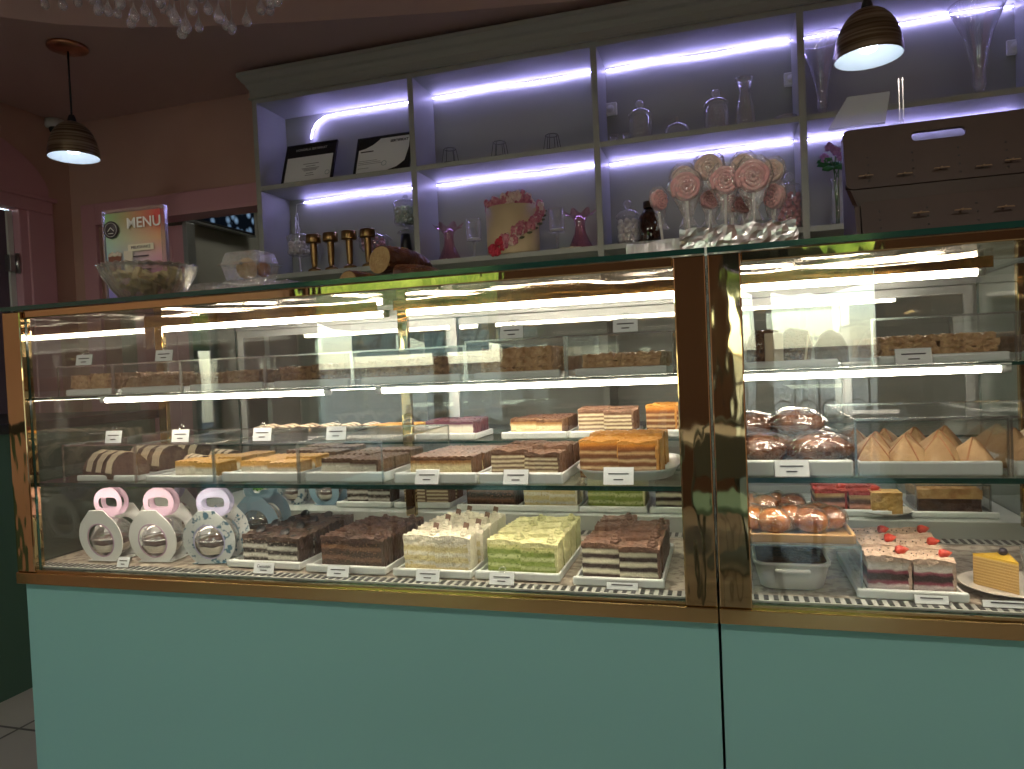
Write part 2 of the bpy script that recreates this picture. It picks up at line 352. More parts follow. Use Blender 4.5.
# front wall with the café windows (seen mirrored in the case glass)
WN = [('window_1', -3.62, -1.75, .45, 2.5), ('door_2', .05, 1.15, .02, 2.35)]
m = MB(); px_ = XL_-.1
for n_, a, b, z0, z1 in WN:
    m.box(px_, a, YF-.12, YF, 0, ZR); m.box(a, b, YF-.12, YF, z1, ZR)
    if z0 > .1: m.box(a, b, YF-.12, YF, 0, z0)
    px_ = b
m.box(px_, XR_+.1, YF-.12, YF, 0, ZR); struct(m.done('wall_front', mat('darkened_wall_paint', srgb(92, 72, 64), .8)))  # wall colour darkened to give posts and glass darker reflections
for n_, a, b, z0, z1 in WN:
    m = MB(); w = .05
    m.box(a, b, YF-.08, YF-.02, z0, z0+w); m.box(a, b, YF-.08, YF-.02, z1-w, z1); m.box(a, a+w, YF-.08, YF-.02, z0, z1); m.box(b-w, b, YF-.08, YF-.02, z0, z1)
    for k in range(1, 3 if b-a > 2 else 1): xx = a+(b-a)*k/3; m.box(xx-w/2, xx+w/2, YF-.08, YF-.02, z0, z1)
    fr = struct(m.done(n_, mat('window_frame_paint', srgb(60, 52, 48), .5)))
    m = MB(); m.box(a+w, b-w, YF-.053, YF-.047, z0+w, z1-w); m.done('pane', PANE, fr)
    ld = bpy.data.lights.new('portal', 'AREA'); ld.shape = 'RECTANGLE'; ld.size = b-a; ld.size_y = z1-z0; ld.cycles.is_portal = True
    lo = bpy.data.objects.new('window_portal', ld); lo.location = ((a+b)/2, YF-.13, (z0+z1)/2); lo.rotation_euler = (PI/2, 0, 0); C.objects.link(lo)
for i, (x, y) in enumerate(((-1.9, -2.6), (.9, -2.6))):  # added fill lamps that lift the dim room, no known fixtures
    t = thing('added_cafe_lamp', 'added round warm fill lamp over the café tables, '+['left', 'right'][i], 'ceiling light', (x, y, ZR)); MB().lathe([(.001, -.001), (.2, -.001), (.2, -.03), (.18, -.04)], 28).done('rim', COPPER, t); MB().lathe([(.18, -.036), (.1, -.046), (.001, -.05)], 24).done('diffuser', glow('cafe_fill_glow', (1, .88, .76), 80), t)
SIGNM, nt, out = nm('sign_film'); tl = N(nt, 'ShaderNodeBsdfTranslucent'); tl.inputs[0].default_value = (.75, .85, .82, 1); L(nt, tl.outputs[0], out.inputs[0])
SIGNI = mat('sign_ink', (.25, .3, .32), .6)
# frosted name strip on the big window, lettered for the street
m = MB(); m.box(-3.2, -1.9, YF-.045, YF-.04, 1.34, 1.66); t = tag(m.done('window_sign', SIGNM), 'pale frosted name strip across the big street window', 'sign')
text('lettering', 'La Moment', .30, T(-2.5, YF-.0465, 1.5) @ RX, SIGNI, t, shear=.4); text('inner_lettering', 'La Moment', .30, T(-2.5, YF-.039, 1.5) @ RX, SIGNI, t, shear=.4)

# outside
GRD = mat('street_paving', srgb(70, 76, 76), .8, c2=srgb(54, 60, 60), scale=2)
struct(MB().box(-14, 12, -18, YF-.12, -.12, -.02).done('ground', GRD), 'pale paving outside the windows')
t = thing('added_bright_wall', 'low white wall added outside as a bright reflected band', 'wall', (0, -14, -.02)); MB().box(-11, 7, -.1, .1, 0, 1.25).done('wall', mat('bright_band_white', (.7, .74, .74), .8), t); MB().box(-11.05, 7.05, -.14, .14, 1.25, 1.32).done('coping', ALU, t)  # white wall added so the glass mirrors a bright band
LEAF = mat('foliage', (.10, .26, .05), .7, c2=(.42, .62, .16), scale=6, bump=1, bscale=12)
BARK = mat('bark', (.05, .035, .025), .9)
for i, (x, y, h, r) in enumerate([(-9.2, -9.5, 2.9, 2.0), (-4.6, -10, 2.9, 2.1), (.6, -11, 3.2, 1.7), (5.2, -12, 3.2, 1.9)]):
    t = thing('street_tree', ['round green tree outside, far left of the big window', 'broad green tree outside behind the window sign', 'green tree outside the glass street door', 'green tree outside on the right of the street'][i], 'tree', (x, y, -.02))
    MB().tube([(0, 0, 0), (.05, 0, h*.4), (0, .05, h*.8)], .14, 8).done('trunk', BARK, t)
    m = MB()
    for k in range(7): a = k*2.4; m.ball((r*.5*math.cos(a), r*.5*math.sin(a), h+(k % 3)*.45-.2), r*.62, (1, 1, .8), 3, nz=.35, nf=2.2)
    m.done('crown', LEAF, t)
t = thing('street_railing', 'black wrought iron railing with scrolls outside the street door', 'railing', (0, -7.2, -.02)); m = MB()
m.box(-1, 4.5, -.02, .02, .95, .99); m.box(-1, 4.5, -.02, .02, .15, .19)
for k in range(23): m.box(-1+k*.25-.01, -1+k*.25+.01, -.01, .01, 0, 1.1)
m.done('bars', BLACK, t); m = MB()
for k in range(22): m.tube([(-.875+k*.25+.1*math.cos(a), 0, .6+.1*math.sin(a)) for a in [j*PI/6 for j in range(12)]], .008, 4, closed=True)
m.done('scrolls', BLACK, t)
m = MB(); m.box(XL_-.06, XL_-.02, -3.42, -3.39, .25, 1.75); m.box(XL_-.06, XL_-.02, -3.15, -3.12, .25, 1.75); m.box(XL_-.06, XL_-.02, -3.39, -3.15, .25, .28); m.box(XL_-.06, XL_-.02, -3.39, -3.15, 1.72, 1.75)
fr = struct(m.done('window_2', MATS['window_frame_paint'])); MB().box(XL_-.043, XL_-.037, -3.39, -3.15, .28, 1.72).done('pane', PANE, fr)
t = thing('added_back_room_lamp', 'added square fill lamp in the room behind the opening', 'ceiling light', (-2.75, 3.1, 2.75)); MB().box(-.2, .2, -.2, .2, -.03, -.001).done('housing', WHITE, t); MB().box(-.18, .18, -.18, .18, -.034, -.031).done('diffuser', glow('room_fill_glow', (1, .95, .85), 5), t)  # lamp added to brighten the dark back room
# café tables and chairs behind the viewer (mirrored in the case)
TBL = mat('table_white', (.74, .78, .77), .3); CHR = mat('chair_frame', (.12, .16, .17), .5)
def cafe_table(loc, lab):
    t = thing('cafe_table', lab, 'table', loc); MB().box(-.4, .4, -.4, .4, .72, .75, bev=.006).done('tabletop', TBL, t)
    MB().cyl((0, 0, .02), (0, 0, .72), .035).done('pedestal', CHR, t); MB().lathe([(.001, 0), (.24, 0), (.24, .015), (.04, .03)], 20).done('base', CHR, t); return t
def cafe_chair(loc, rz, lab):
    t = thing('cafe_chair', lab, 'chair', loc, rz); MB().box(-.2, .2, -.2, .2, .44, .48, bev=.012).done('seat', TEAL, t)
    m = MB(); m.tube([(-.19, .2, .46), (-.19, .23, .85), (0, .24, .9), (.19, .23, .85), (.19, .2, .46)], .013, 6); m.box(-.17, .17, .215, .235, .62, .82, bev=.006); m.done('backrest', CHR, t)
    for sx in (-1, 1):
        for sy in (-1, 1): MB().cyl((sx*.18, sy*.18, .44), (sx*.2, sy*.2, 0), .012, seg=6).done('leg', CHR, t)
    return t
for i, (x, y) in enumerate([(-2.9, -3.2), (-1.2, -3.4), (.1, -3.1)]):
    s_ = ['by the big window, left', 'by the big window, right', 'beside the street door'][i]
    cafe_table((x, y, 0), 'white square café table '+s_)
    cafe_chair((x-.05, y+.62, 0), 0, 'mint seated café chair on the counter side of the table '+s_); cafe_chair((x+.6, y, 0), -PI/2, 'mint seated café chair at the right end of the table '+s_)
t = thing('patio_umbrella', 'dark patio umbrella standing outside the street door', 'umbrella', (-.2, -6.2, -.02))
MB().cyl((0, 0, 0), (0, 0, 2.6), .025).done('pole', BLACK, t); MB().lathe([(1.4, 2.15), (.7, 2.45), (.02, 2.65)], 8, sm=False).done('canopy', BLACK, t); MB().cyl((0, 0, 0), (0, 0, .1), .25).done('base', BLACK, t)

# ================================================================== DISPLAY CASES
ZT, ZB, ZD, ZM, ZU, ZS, ZRR = 1.388, .736, .772, .967, 1.172, .812, 1.007
DEP, YM = .86, .46
DECKM = mat('deck_sheet', srgb(178, 168, 152), .45, c2=srgb(124, 112, 100), scale=55, contrast=(.46, .6))
HOUSE = mat('case_lining', srgb(178, 184, 180), .4)
def grille(m, x0, x1, y0, y1, z, mi_slot=1):
    m.box(x0, x1, y0, y1, z-.004, z, 0); n = int((x1-x0)/.0165)
    for k in range(n):
        a = x0+.006+k*.0165; m.box(a, a+.008, y0+.004, y1-.004, z, z+.0012, mi_slot)
def pane(m, x0, x1, y0, y1, z0, z1, thin):
    """glass sheet: the broad faces are clear (slot 0), the narrow rims show green (slot 1)"""
    m.box(x0, x1, y0, y1, z0, z1); m.b.faces.ensure_lookup_table()
    for f in list(m.b.faces)[-6:]:
        n = f.normal if f.normal.length else (f.normal_update() or f.normal); f.normal_update()
        if abs(f.normal['XYZ'.index(thin)]) < .5: f.material_index = 1
def display_case(X0, X1, label, zt, zm, zu, mids, seam_panels):
    t = thing('display_case', label, 'display case', (0, 0, 0))
    xs = [X0]+seam_panels+[X1]
    for a, b in zip(xs, xs[1:]): MB().box(a+.0015, b-.0015, .012, .032, .06, ZB+.004).done('front_panel', TEAL, t)
    m = MB(); m.box(X0+.01, X1-.01, .033, DEP-.02, .06, ZD-.012); m.done('cabinet', DARKTEAL, t)
    MB().box(X0+.03, X1-.03, .06, DEP-.06, 0, .06).done('plinth', BLACK, t)
    m = MB(); m.box(X0, X1, -.012, .012, ZB, ZD-.009, bev=.002); m.box(X0, X1, -.004, .002, ZD-.009, ZD-.003); m.done('base_rail', GOLD2, t, 'gold rail under the glass')
    # corner posts
    pw = .056
    for xa, xb in ((X0, X0+pw), (X1-pw, X1)):
        m = MB(); m.box(xa+.0008, xb-.0008, -.008, .02, ZD-.009, zt-.012, bev=.0025); m.done('corner_post', GOLD, t, 'mirror gold corner post')
    for x in mids:
        m = MB(); m.box(x-.014, x+.014, YM-.008, YM+.008, ZS, zt-.02, bev=.002); m.done('middle_post', GOLD, t, 'gold upright inside')
    m = MB(); m.box(X0+pw, X1-pw, 0, .02, zt-.028, zt-.010, bev=.002); m.done('top_rail', GOLD, t, 'gold rail under the glass top')
    MB().lump(X0+pw, X1-pw, .021, .395, -(zt-.0135), -(zt-.0175), (int((X1-X0)/.02), 20, 1), 0.0035, 9, M=Matrix.Diagonal((1, 1, -1, 1))).done('header_sheet', GOLDW, t, 'wavy mirror gold sheet under the glass top')
    MB().box(X0, X1, DEP-.03, DEP, zt-.028, zt-.01).done('rear_top_rail', ALU, t)
    m = MB(); pane(m, X0+.001, X1-.001, -.012, DEP, zt-.010, zt, 'Z'); m.done('top_glass', [PANE, GEDGE], t)
    m = MB(); pane(m, X0+pw, X1-pw, .004, .010, ZD-.004, zt-.011, 'Y'); m.done('front_glass', [FRONTG, GEDGE], t)
    for xa in (X0+.002, X1-.008):
        m = MB(); pane(m, xa, xa+.006, .021, DEP-.03, ZD, zt-.011, 'X'); m.done('side_glass', [SIDEG, GEDGE], t)
    a, b = X0+.012, X1-.012
    m = MB(); pane(m, a, b, .04, .44, zm-.006, zm, 'Z'); m.done('glass_shelf', [SHELFG, GEDGE], t)
    m = MB(); pane(m, a, b, .04, .44, zu-.006, zu, 'Z'); m.done('glass_shelf', [SHELFG, GEDGE], t)
    m = MB(); pane(m, a, b, .48, .81, ZRR-.006, ZRR, 'Z'); m.done('glass_shelf', [SHELFG, GEDGE], t)
    # deck, front and rear vents, rear step
    m = MB(); m.box(X0+.01, X1-.01, .02, .52, ZD-.012, ZD-.001, bev=0); m.done('deck', DECKM, t, 'speckled deck sheet')
    m = MB(); grille(m, X0+.02, X1-.02, .013, .046, ZD+.001); m.done('front_vent', [mat('vent_pale', srgb(170, 172, 166), .4), BLACK], t, 'slotted air vent along the glass')
    m = MB(); grille(m, X0+.02, X1-.02, .455, .50, ZD+.001); m.done('rear_vent', [MATS['vent_pale'], BLACK], t, 'slotted air vent below the step')
    m = MB(); m.box(X0+.01, X1-.01, .50, DEP-.03, ZD-.01, ZS, bev=.002); m.done('rear_step', HOUSE, t, 'grey raised step')
    # rear sliding doors
    mx = (X0+X1)/2
    for k, (xa, xb) in enumerate(((X0+.012, mx+.02), (mx-.02, X1-.012))):
        y = DEP-.03+k*.012; m = MB(); w = .022
        m.box(xa, xa+w, y, y+.01, ZS, zt-.03); m.box(xb-w, xb, y, y+.01, ZS, zt-.03); m.box(xa+w, xb-w, y, y+.01, ZS, ZS+w); m.box(xa+w, xb-w, y, y+.01, zt-.03-w, zt-.03)
        d = m.done('rear_door', ALU, t); MB().box(xa+w, xb-w, y+.003, y+.007, ZS+w, zt-.03-w).done('pane', PANE, d)
    return t
CL = display_case(-1.60, -.001, 'long mint display case with gold frame, the left and wider one', ZT, ZM, ZU, (-1.575, -.789, -.03), [])
CR = display_case(.001, .66, 'mint display case with gold frame, the right and shorter one', ZT, .983, ZU, (.03, .63), [])
def led(par, x0, x1, y, z, r=.0075):
    if z > 1.3: MB().box(x0-.012, x1+.012, .398, .4015, z+.003, 1.3735).done('glint_block_strip', GOLD2, par, 'added gold strip blocking the mirror image of the tube')  # strip added to keep the tube's glare off the gold sheet
    MB().cyl((x0, y, z), (x1, y, z), r, seg=10).done('light_tube', LED, par, 'glowing white light tube')
    m = MB(); m.box(x0-.012, x1+.012, y-r*2.2, y+r*2.2, z+r*1.05, z+r*1.5); m.cyl((x0-.014, y, z), (x0, y, z), r*1.1, seg=8); m.cyl((x1, y, z), (x1+.014, y, z), r*1.1, seg=8); m.done('tube_holder', WHITE, par)
led(CL, -1.56, -.845, YM, 1.352); led(CL, -.775, -.05, YM, 1.352); led(CR, .06, .545, YM, 1.355)
def added_shelf_led(par, x0, x1, z):  # unseen lamp and cover, added to brighten the cakes on the deck
    m = MB(); m.box(x0, x1, .041, .0435, z-.0092, z-.0065); m.box(x0, x1, .0435, .062, z-.0085, z-.0065); m.done('added_led_cover', GEDGE, par, 'added dark strip hiding the added lamp under the shelf edge')
    MB().box(x0+.01, x1-.01, .046, .060, z-.0100, z-.0087).done('light_tube', glow('fill_led_flat', (1, .86, .66), 28), par)  # added fill strip, not one of the visible tubes
for a_, b_ in ((-1.56, -.80), (-.78, -.04)): added_shelf_led(CL, a_, b_, ZM)
added_shelf_led(CR, .03, .63, .983)
led(CL, -1.36, -.785, .045, ZU-.011, .006); led(CL, -.65, -.045, .045, ZU-.011, .006); led(CR, .054, .452, .045, ZU-.011, .006)
led(CL, -1.56, -.845, .47, ZU-.012, .006); led(CL, -.775, -.05, .47, ZU-.012, .006); led(CR, .06, .545, .47, ZU-.012, .006)
# neighbouring low counter at far left
t = thing('side_counter', 'dark green side counter with black top at the far left', 'counter', (0, 0, 0))
m = MB(); m.box(XL_+.02, -2.67, -.9, 1.6, 0, 1.02); m.done('carcass', DARKTEAL, t); MB().box(XL_+.02, -2.65, -.92, 1.62, 1.02, 1.06, bev=.004).done('worktop', BLACK, t)

# ================================================================== WALL SHELVING
SAGE = mat('sage_paint', srgb(158, 162, 156), .5); SF, SB = 1.888, 2.14
SX = [-2.205, -1.348, -.4727, .373, 1.222, 2.07]
t = thing('shelving_unit', 'sage painted wall shelving with crown cornice and violet lit compartments', 'shelving', (0, 0, 0))
m = MB(); m.box(SX[0]-.02, SX[-1]+.02, SB, SB+.018, 0, 2.64); m.done('back_panel', SAGE, t)
for i, x in enumerate(SX):
    MB().box(x-.024, x+.004, SF, SB, 0, 2.60, bev=.0015).done('upright', SAGE, t)
for i in range(5):
    a, b = SX[i]+.004, SX[i+1]-.024
    for z in (2.142, 1.692): MB().box(a, b, SF+.002, SB, z, z+.023, bev=.001).done('shelf', SAGE, t)
m = MB(); m.box(SX[0]-.024, SX[-1]+.01, SF+.002, SB, 2.58, 2.602); m.done('top_board', SAGE, t)
prof = [(0, 0), (-.012, 0), (-.012, .006), (-.006, .012), (-.006, .045), (-.014, .056), (-.02, .070), (-.032, .080), (-.044, .10), (-.048, .105), (-.048, .126), (0, .126)]
m = MB(); xa, xb = SX[0]-.024, SX[-1]+.02; rows = []
for (d, h) in prof:
    rows.append([m.b.verts.new(v) for v in ((xa+d, SB, 2.602+h), (xa+d, SF+d, 2.602+h), (xb-d, SF+d, 2.602+h), (xb-d, SB, 2.602+h))])
for r0, r1 in zip(rows, rows[1:]):
    for k in range(3): m.b.faces.new((r0[k], r0[k+1], r1[k+1], r1[k]))
m.b.faces.new(rows[-1]); m.done('cornice', SAGE, t)
for i in range(5):
    a, b = SX[i]+.006, SX[i+1]-.026
    m = MB(); m.box(a, b, SF+.03, SB, .04, .88); m.box(a+.005, (a+b)/2-.002, SF+.01, SF+.03, .06, .86, bev=.002); m.box((a+b)/2+.002, b-.005, SF+.01, SF+.03, .06, .86, bev=.002); m.done('base_cabinet', SAGE, t)
MB().box(SX[0]-.02, SX[-1]+.02, SF-.02, SB, .88, .91, bev=.003).done('worktop', mat('stone_top', (.3, .29, .27), .3), t)
# led strips: a ribbon with its tiny lamps along the top rear corner of each compartment
def strip(pts, par):
    m = MB(); m.tube(pts, .0029, 5); return m.done('led_strip', VIOLET, par, 'violet glowing light strip')
for i in range(5):
    a, b = SX[i]+.010, SX[i+1]-.030
    for z in (2.58, 2.142):
        if i == 0 and z > 2.5:
            p = [(b, SB-.012, z-.018), (a+.30, SB-.012, z-.019), (a+.24, SB-.014, z-.024), (a+.19, SB-.016, z-.05), (a+.165, SB-.018, z-.09), (a+.155, SB-.018, z-.13)]
        elif i == 0: p = [(a+.09, SB-.012, z-.022), ((a+b)/2, SB-.012, z-.012), (b, SB-.012, z-.016)]
        else:
            p = [(a+(b-a)*k/8, SB-.012, z-.014-.004*math.sin(k*1.3+i)) for k in range(9)]
        strip(p, t)
m = MB(); a = SX[0]+.05
m.tube([(a+.05, SB-.006, 2.12), (a, SB-.006, 2.118), (a-.01, SB-.006, 2.05), (a+.01, SB-.006, 1.98), (a-.004, SB-.006, 1.9), (a+.006, SB-.006, 1.72)], .003, 5); m.done('led_cable', WHITE, t)
m = MB()
for k in range(5): m.tube([(a+.008*math.sin(k+j), SB-.008-.004*k, 1.95+.04*j-.01*k) for j in range(4)], .002, 4)
m.done('cable_knot', WHITE, t)
def socket(px, py, lab):
    p = atY(px, py, SB); t = thing('power_socket', lab, 'socket', (p.x, SB, p.z)); MB().box(-.03, .03, -.018, 0, -.03, .03, bev=.005).done('plate', WHITE, t)
    m = MB(); m.cyl((0, -.021, 0), (0, -.017, 0), .018); m.done('face', WHITE, t)
socket(611, 110, 'white socket at the left end of the upper lit compartment with glass jars')
socket(791, 80, 'white socket at the right end of the upper lit compartment with glass jars')
socket(1014, 48, 'white socket on the shelving back beside the big trumpet vase')
Z1, Z2, YS = 2.165, 1.715, 1.99
def onshelf(px, z, Y=YS):
    """the point on a shelf, at depth Y, that lies in picture column px"""
    lo, hi = -3.5, 2.5
    for _ in range(40):
        mid = (lo+hi)/2; d = Vector((mid, Y, z))-CO; x = 512+FL*d.dot(RT)/d.dot(FW)
        if x < px: lo = mid
        else: hi = mid
    return Vector(((lo+hi)/2, Y, z))
# framed certificates
def frame(px0, px1, lab, kind):
    a, b = onshelf(px0, Z1, 1.935), onshelf(px1, Z1, 1.935); w = b.x-a.x; h = .235 if kind == 0 else .218
    t = thing('certificate_frame', lab, 'certificate', ((a.x+b.x)/2, 1.935, Z1), 0); t.rotation_euler = (math.radians(-20), 0, 0)
    m = MB(); W = w/2; e = .013
    m.box(-W, W, -.006, .008, 0, e, bev=.002); m.box(-W, W, -.006, .008, h-e, h, bev=.002); m.box(-W, -W+e, -.006, .008, e, h-e, bev=.002); m.box(W-e, W, -.006, .008, e, h-e, bev=.002); m.done('frame', BLACK, t)
    m = MB(); m.box(-W+e, W-e, 0, .004, e, h-e); m.done('sheet', PAPER, t); F = T(0, -.0008, 0) @ RX
    if kind == 0:
        m = MB(); m.box(-W+e, W-e, -.0012, -.0004, h-.075, h-e); m.done('header_band', BLACK, t)
        o = text('title', 'HONORLA SERTIFIKAT', .0175, T(0, -.002, h-.034) @ RX, mat('silver_ink', (.5, .5, .48), .5), t, bold=.0003); o.location = (0, 0, 0)
        for k, (wd, z) in enumerate([(.09, .112), (.055, .098), (.10, .086), (.085, .079), (.07, .072), (.04, .056), (.05, .044)]): MB().box(-wd/2+.01, wd/2+.01, -.0012, -.0004, z, z+.003).done('text_line', mat('grey_ink', (.25, .26, .3), .8), t)
        m = MB(); m.tube([(W-.035+.012*math.cos(a), -.001, .05+.012*math.sin(a)) for a in [j*PI/8 for j in range(16)]], .0012, 4, closed=True); m.done('seal', mat('seal_ink', (.2, .3, .36), .7), t)
    else:
        m = MB(); Q = [(-W+e, h-e), (-W+e, h-.07), (-W+.05, h-.063), (-W+.09, h-.045), (-W+.12, h-.022), (-W+.128, h-e)]; m.prism(Q, .0002, .001, RX @ T(0, 0, 0)); m.done('corner_swoosh', BLACK, t, 'black curved corner')
        m = MB(); Q = [(W-e, e), (W-e, h-.075), (W-.03, .06), (W-.07, .03), (W-.13, e)]; m.prism(Q[::-1], .0002, .001, RX); m.done('corner_swoosh', BLACK, t, 'black curved corner')
        text('title', 'SERTIFIKAT', .019, T(W-.07, -.002, h-.038) @ RX, INK, t, bold=.0005)
        MB().box(-W+.025, -W+.095, -.0012, -.0004, h-.085, h-.079).done('text_line', INK, t)
        for wd, z in [(.1, .082), (.12, .072), (.13, .063), (.06, .04)]: MB().box(-W+.02, -W+.02+wd, -.0012, -.0004, z, z+.0018).done('text_line', mat('grey_ink', (.25, .26, .3), .8), t)
        m = MB(); m.tube([(.01+.013*math.cos(a), -.001, .058+.013*math.sin(a)) for a in [j*PI/8 for j in range(16)]], .0012, 4, closed=True); m.done('seal', mat('seal_ink', (.2, .3, .36), .7), t)
frame(281, 332, 'black framed certificate with a black header band, left on the top shelf', 0)
frame(353, 409, 'black framed certificate with curved black corners, beside the first upright', 1)
# wire candle cages
for i, px in enumerate((450.5, 500, 552.5)):
    p = onshelf(px, Z1, 1.93); lab = 'small black wire cage on the upper shelf, '+('left' if i == 0 else 'middle' if i == 1 else 'right')+' of three'
    m = MB()
    for z, r in ((.001, .034), (.058, .024)): m.tube([(r*math.cos(a), r*math.sin(a), z) for a in [j*PI/4+.4 for j in range(8)]], .0013, 4, closed=True)
    for j in range(6): a = j*PI/3+.4; m.tube([(.034*math.cos(a), .034*math.sin(a), .001), (.024*math.cos(a), .024*math.sin(a), .058)], .0012, 4)
    tag(m.done('wire_cage', BLACK), lab, 'wire cage', 'wire cages on the upper shelf').location = p
    C.objects[-1].scale = (1.2, 1.2, 1.2)
# glassware, upper shelf
def jar(px, z, r, h, lab, Y=YS, lid=True, fill=None, fh=0, group=None, knob=True):
    p = onshelf(px, z, Y); t = thing('glass_jar', lab, 'jar', p, group=group)
    MB().lathe([(.001, .004), (r*.92, .004), (r, .015), (r, h*.84), (r*.86, h*.93), (r*.86, h)], 22).done('body', JAR, t)
    MB().lathe([(r, .002), (r*.96, .012)], 22).done('foot_ring', JAR, t)
    if lid:
        m = MB(); m.lathe([(r*1.02, h), (r*1.02, h+.008), (r*.8, h+.02), (.006, h+.03)], 22); m.lathe([(.004, h+.03), (.006, h+.034), (.016, h+.042), (.018, h+.052), (.012, h+.062), (.001, h+.066)], 14); m.done('lid', JAR, t)
    if fill:
        m = MB(); random.seed(int(px)); n = 0
        k = int(fh/.017)
        for q in range(k):
            for j in range(7):
                a = j*PI*2/7+q*.5; fill(m, (r*.70*math.cos(a), r*.70*math.sin(a), .016+q*.017), q*7+j)
            fill(m, (0, 0, .018+q*.017), q)
        m.done('sweets', fill.mats, t)['kind'] = 'stuff'
    t.scale = (1.12, 1.12, 1.2 if z == Z2 else 1.05)
    return t
jar(641, Z1, .045, .115, 'clear lidded jar on the upper lit shelf, beside the small dome')
jar(717, Z1, .046, .115, 'clear lidded jar on the upper lit shelf, beside the carafe')
for i, px in enumerate((614, 627)):
    p = onshelf(px, Z1, 1.93); t = tag(MB().lathe([(.001, .003), (.016, .003), (.019, .03), (.021, .032), (.0195, .03)], 14).done('shot_glass', JAR), 'tiny glass on the upper lit shelf, '+('left' if i == 0 else 'right')+' of the pair', 'glass', 'tiny glasses'); t.location = p
p = onshelf(677.5, Z1, 1.95); t = thing('glass_dome', 'low clear glass dome with knob on the upper lit shelf', 'dome', p)
MB().lathe([(.058, .001), (.058, .012), (.05, .035), (.03, .052), (.006, .058)], 22).done('dome', JAR, t); MB().lathe([(.003, .058), (.006, .066), (.009, .074), (.005, .082), (.001, .084)], 12).done('knob', JAR, t)
p = onshelf(746, Z1, 1.97); tag(MB().lathe([(.001, .004), (.036, .004), (.040, .02), (.036, .09), (.024, .14), (.022, .155), (.034, .20), (.038, .212), (.0365, .212), (.021, .157)], 22).done('glass_carafe', JAR), 'tall clear glass carafe with flared rim on the upper shelf', 'carafe').location = p
for px, s, lab in ((823, .9, 'clear trumpet vase on the upper shelf left of the pendant lamp'), (980, 1.0, 'large clear trumpet vase on the upper shelf right of the pendant lamp')):
    p = onshelf(px, Z1, 1.985); o = tag(MB().lathe([(.055, .002), (.05, .008), (.012, .02), (.016, .035), (.024, .06), (.022, .1), (.032, .17), (.055, .26), (.095, .36), (.104, .372), (.1, .368), (.05, .25), (.02, .11), (.019, .06), (.001, .05)], 26).done('trumpet_vase', JAR), lab, 'vase'); o.location = p; o.scale = (s,)*3
p = onshelf(786, Z1, 1.93); tag(MB().lathe([(.001, .001), (.03, .002), (.045, .014), (.044, .014), (.028, .004)], 18).done('glass_dish', JAR), 'small flat glass dish at the right of the carafe', 'dish').location = p
# lower shelf sweets
def f_ball(c1):
    def f(m, c, k): m.ball((c[0]+random.uniform(-.002, .002), c[1], c[2]), .0105, sub=1)
    f.mats = [c1]; return f
WSW = mat('white_sweets', (.72, .68, .62), .6); GSW = mat('green_sweets', (.45, .55, .40), .6); PSW = mat('pink_sweets', (.62, .28, .30), .6); BSW = mat('brown_rolls', (.20, .09, .04), .6)
def stem_jar(px, lab, r, h, stem, fillm, z=Z2, Y=2.0):
    p = onshelf(px, z, Y); t = thing('footed_jar', lab, 'jar', p)
    MB().lathe([(r*.8, .001), (r*.7, .008), (.007, .018), (.007, stem*.4), (.012, stem*.5), (.007, stem*.6), (.007, stem-.01), (r*.6, stem)], 20).done('stem', JAR, t)
    MB().lathe([(.001, stem), (r*.8, stem), (r, stem+.01), (r, stem+h)], 22).done('bowl', JAR, t)
    m = MB(); m.lathe([(r*1.05, stem+h), (r*1.05, stem+h+.005), (r*.9, stem+h+.012), (.005, stem+h+.02)], 22); m.lathe([(.004, stem+h+.02), (.011, stem+h+.028), (.012, stem+h+.035), (.001, stem+h+.042)], 12); m.done('lid', JAR, t)
    m = MB(); f = f_ball(fillm); q = 0; zz = stem+.016
    while zz < stem+h*.86:
        for j in range(9): a = j*2*PI/9+q*.4; f(m, ((r-.014)*math.cos(a), (r-.014)*math.sin(a), zz), j)
        for j in range(4): a = j*2*PI/4+q; f(m, ((r-.034)*math.cos(a), (r-.034)*math.sin(a), zz+.004), j)
        zz += .017; q += 1
    m.done('sweets', fillm, t)['kind'] = 'stuff'; t.scale = (1.2,)*3; return t
stem_jar(301, 'footed glass jar of white sweets left of the brass stands', .052, .075, .085, WSW)
# brass stands
def brass(loc, lab):
    t = thing('brass_stand', lab, 'stand', loc, group='antique brass stands')
    MB().lathe([(.001, .0), (.026, 0), (.028, .004), (.026, .01), (.013, .016), (.011, .02)], 22).done('foot', BRASS, t)
    MB().lathe([(.0105, .018), (.012, .03), (.0145, .08), (.0145, .118)], 18).done('stem', BRASS, t); MB().lathe([(.012, .116), (.030, .118), (.0315, .122), (.0315, .15), (.029, .153), (.001, .153)], 24).done('cap', BRASS, t); t.scale = (1.22,)*3
    return t
for i, px in enumerate((315, 332, 350.5, 369)):
    p = onshelf(px, Z2, 1.93); lab = ['first', 'second', 'third', 'fourth'][i]+' antique brass stand from the left in the row of four'
    if i == 0: b0 = brass(p, lab)
    else: dup(b0, p, 0, lab)
p = onshelf(375, Z2, 2.05); t = thing('candy_dish', 'domed footed glass dish of pink sweets behind the brass stands', 'dish', p)
MB().lathe([(.04, .001), (.01, .01), (.008, .07), (.05, .085), (.062, .10), (.066, .135)], 24).done('dish', JAR, t); MB().lathe([(.08, .135), (.078, .14), (.06, .155), (.02, .165), (.006, .166), (.012, .18), (.001, .188)], 24).done('lid', JAR, t)
m = MB(); f = f_ball(PSW)
for q in range(3):
    for j in range(9): a = j*2*PI/9+q; f(m, (.045*math.cos(a), .045*math.sin(a), .10+q*.016), j)
m.done('sweets', PSW, t)['kind'] = 'stuff'; t.scale = (1.15,)*3
t = thing('black_pedestal', 'tapered black pedestal under the jar of green sweets', 'pedestal', onshelf(407, Z2, 2.06))
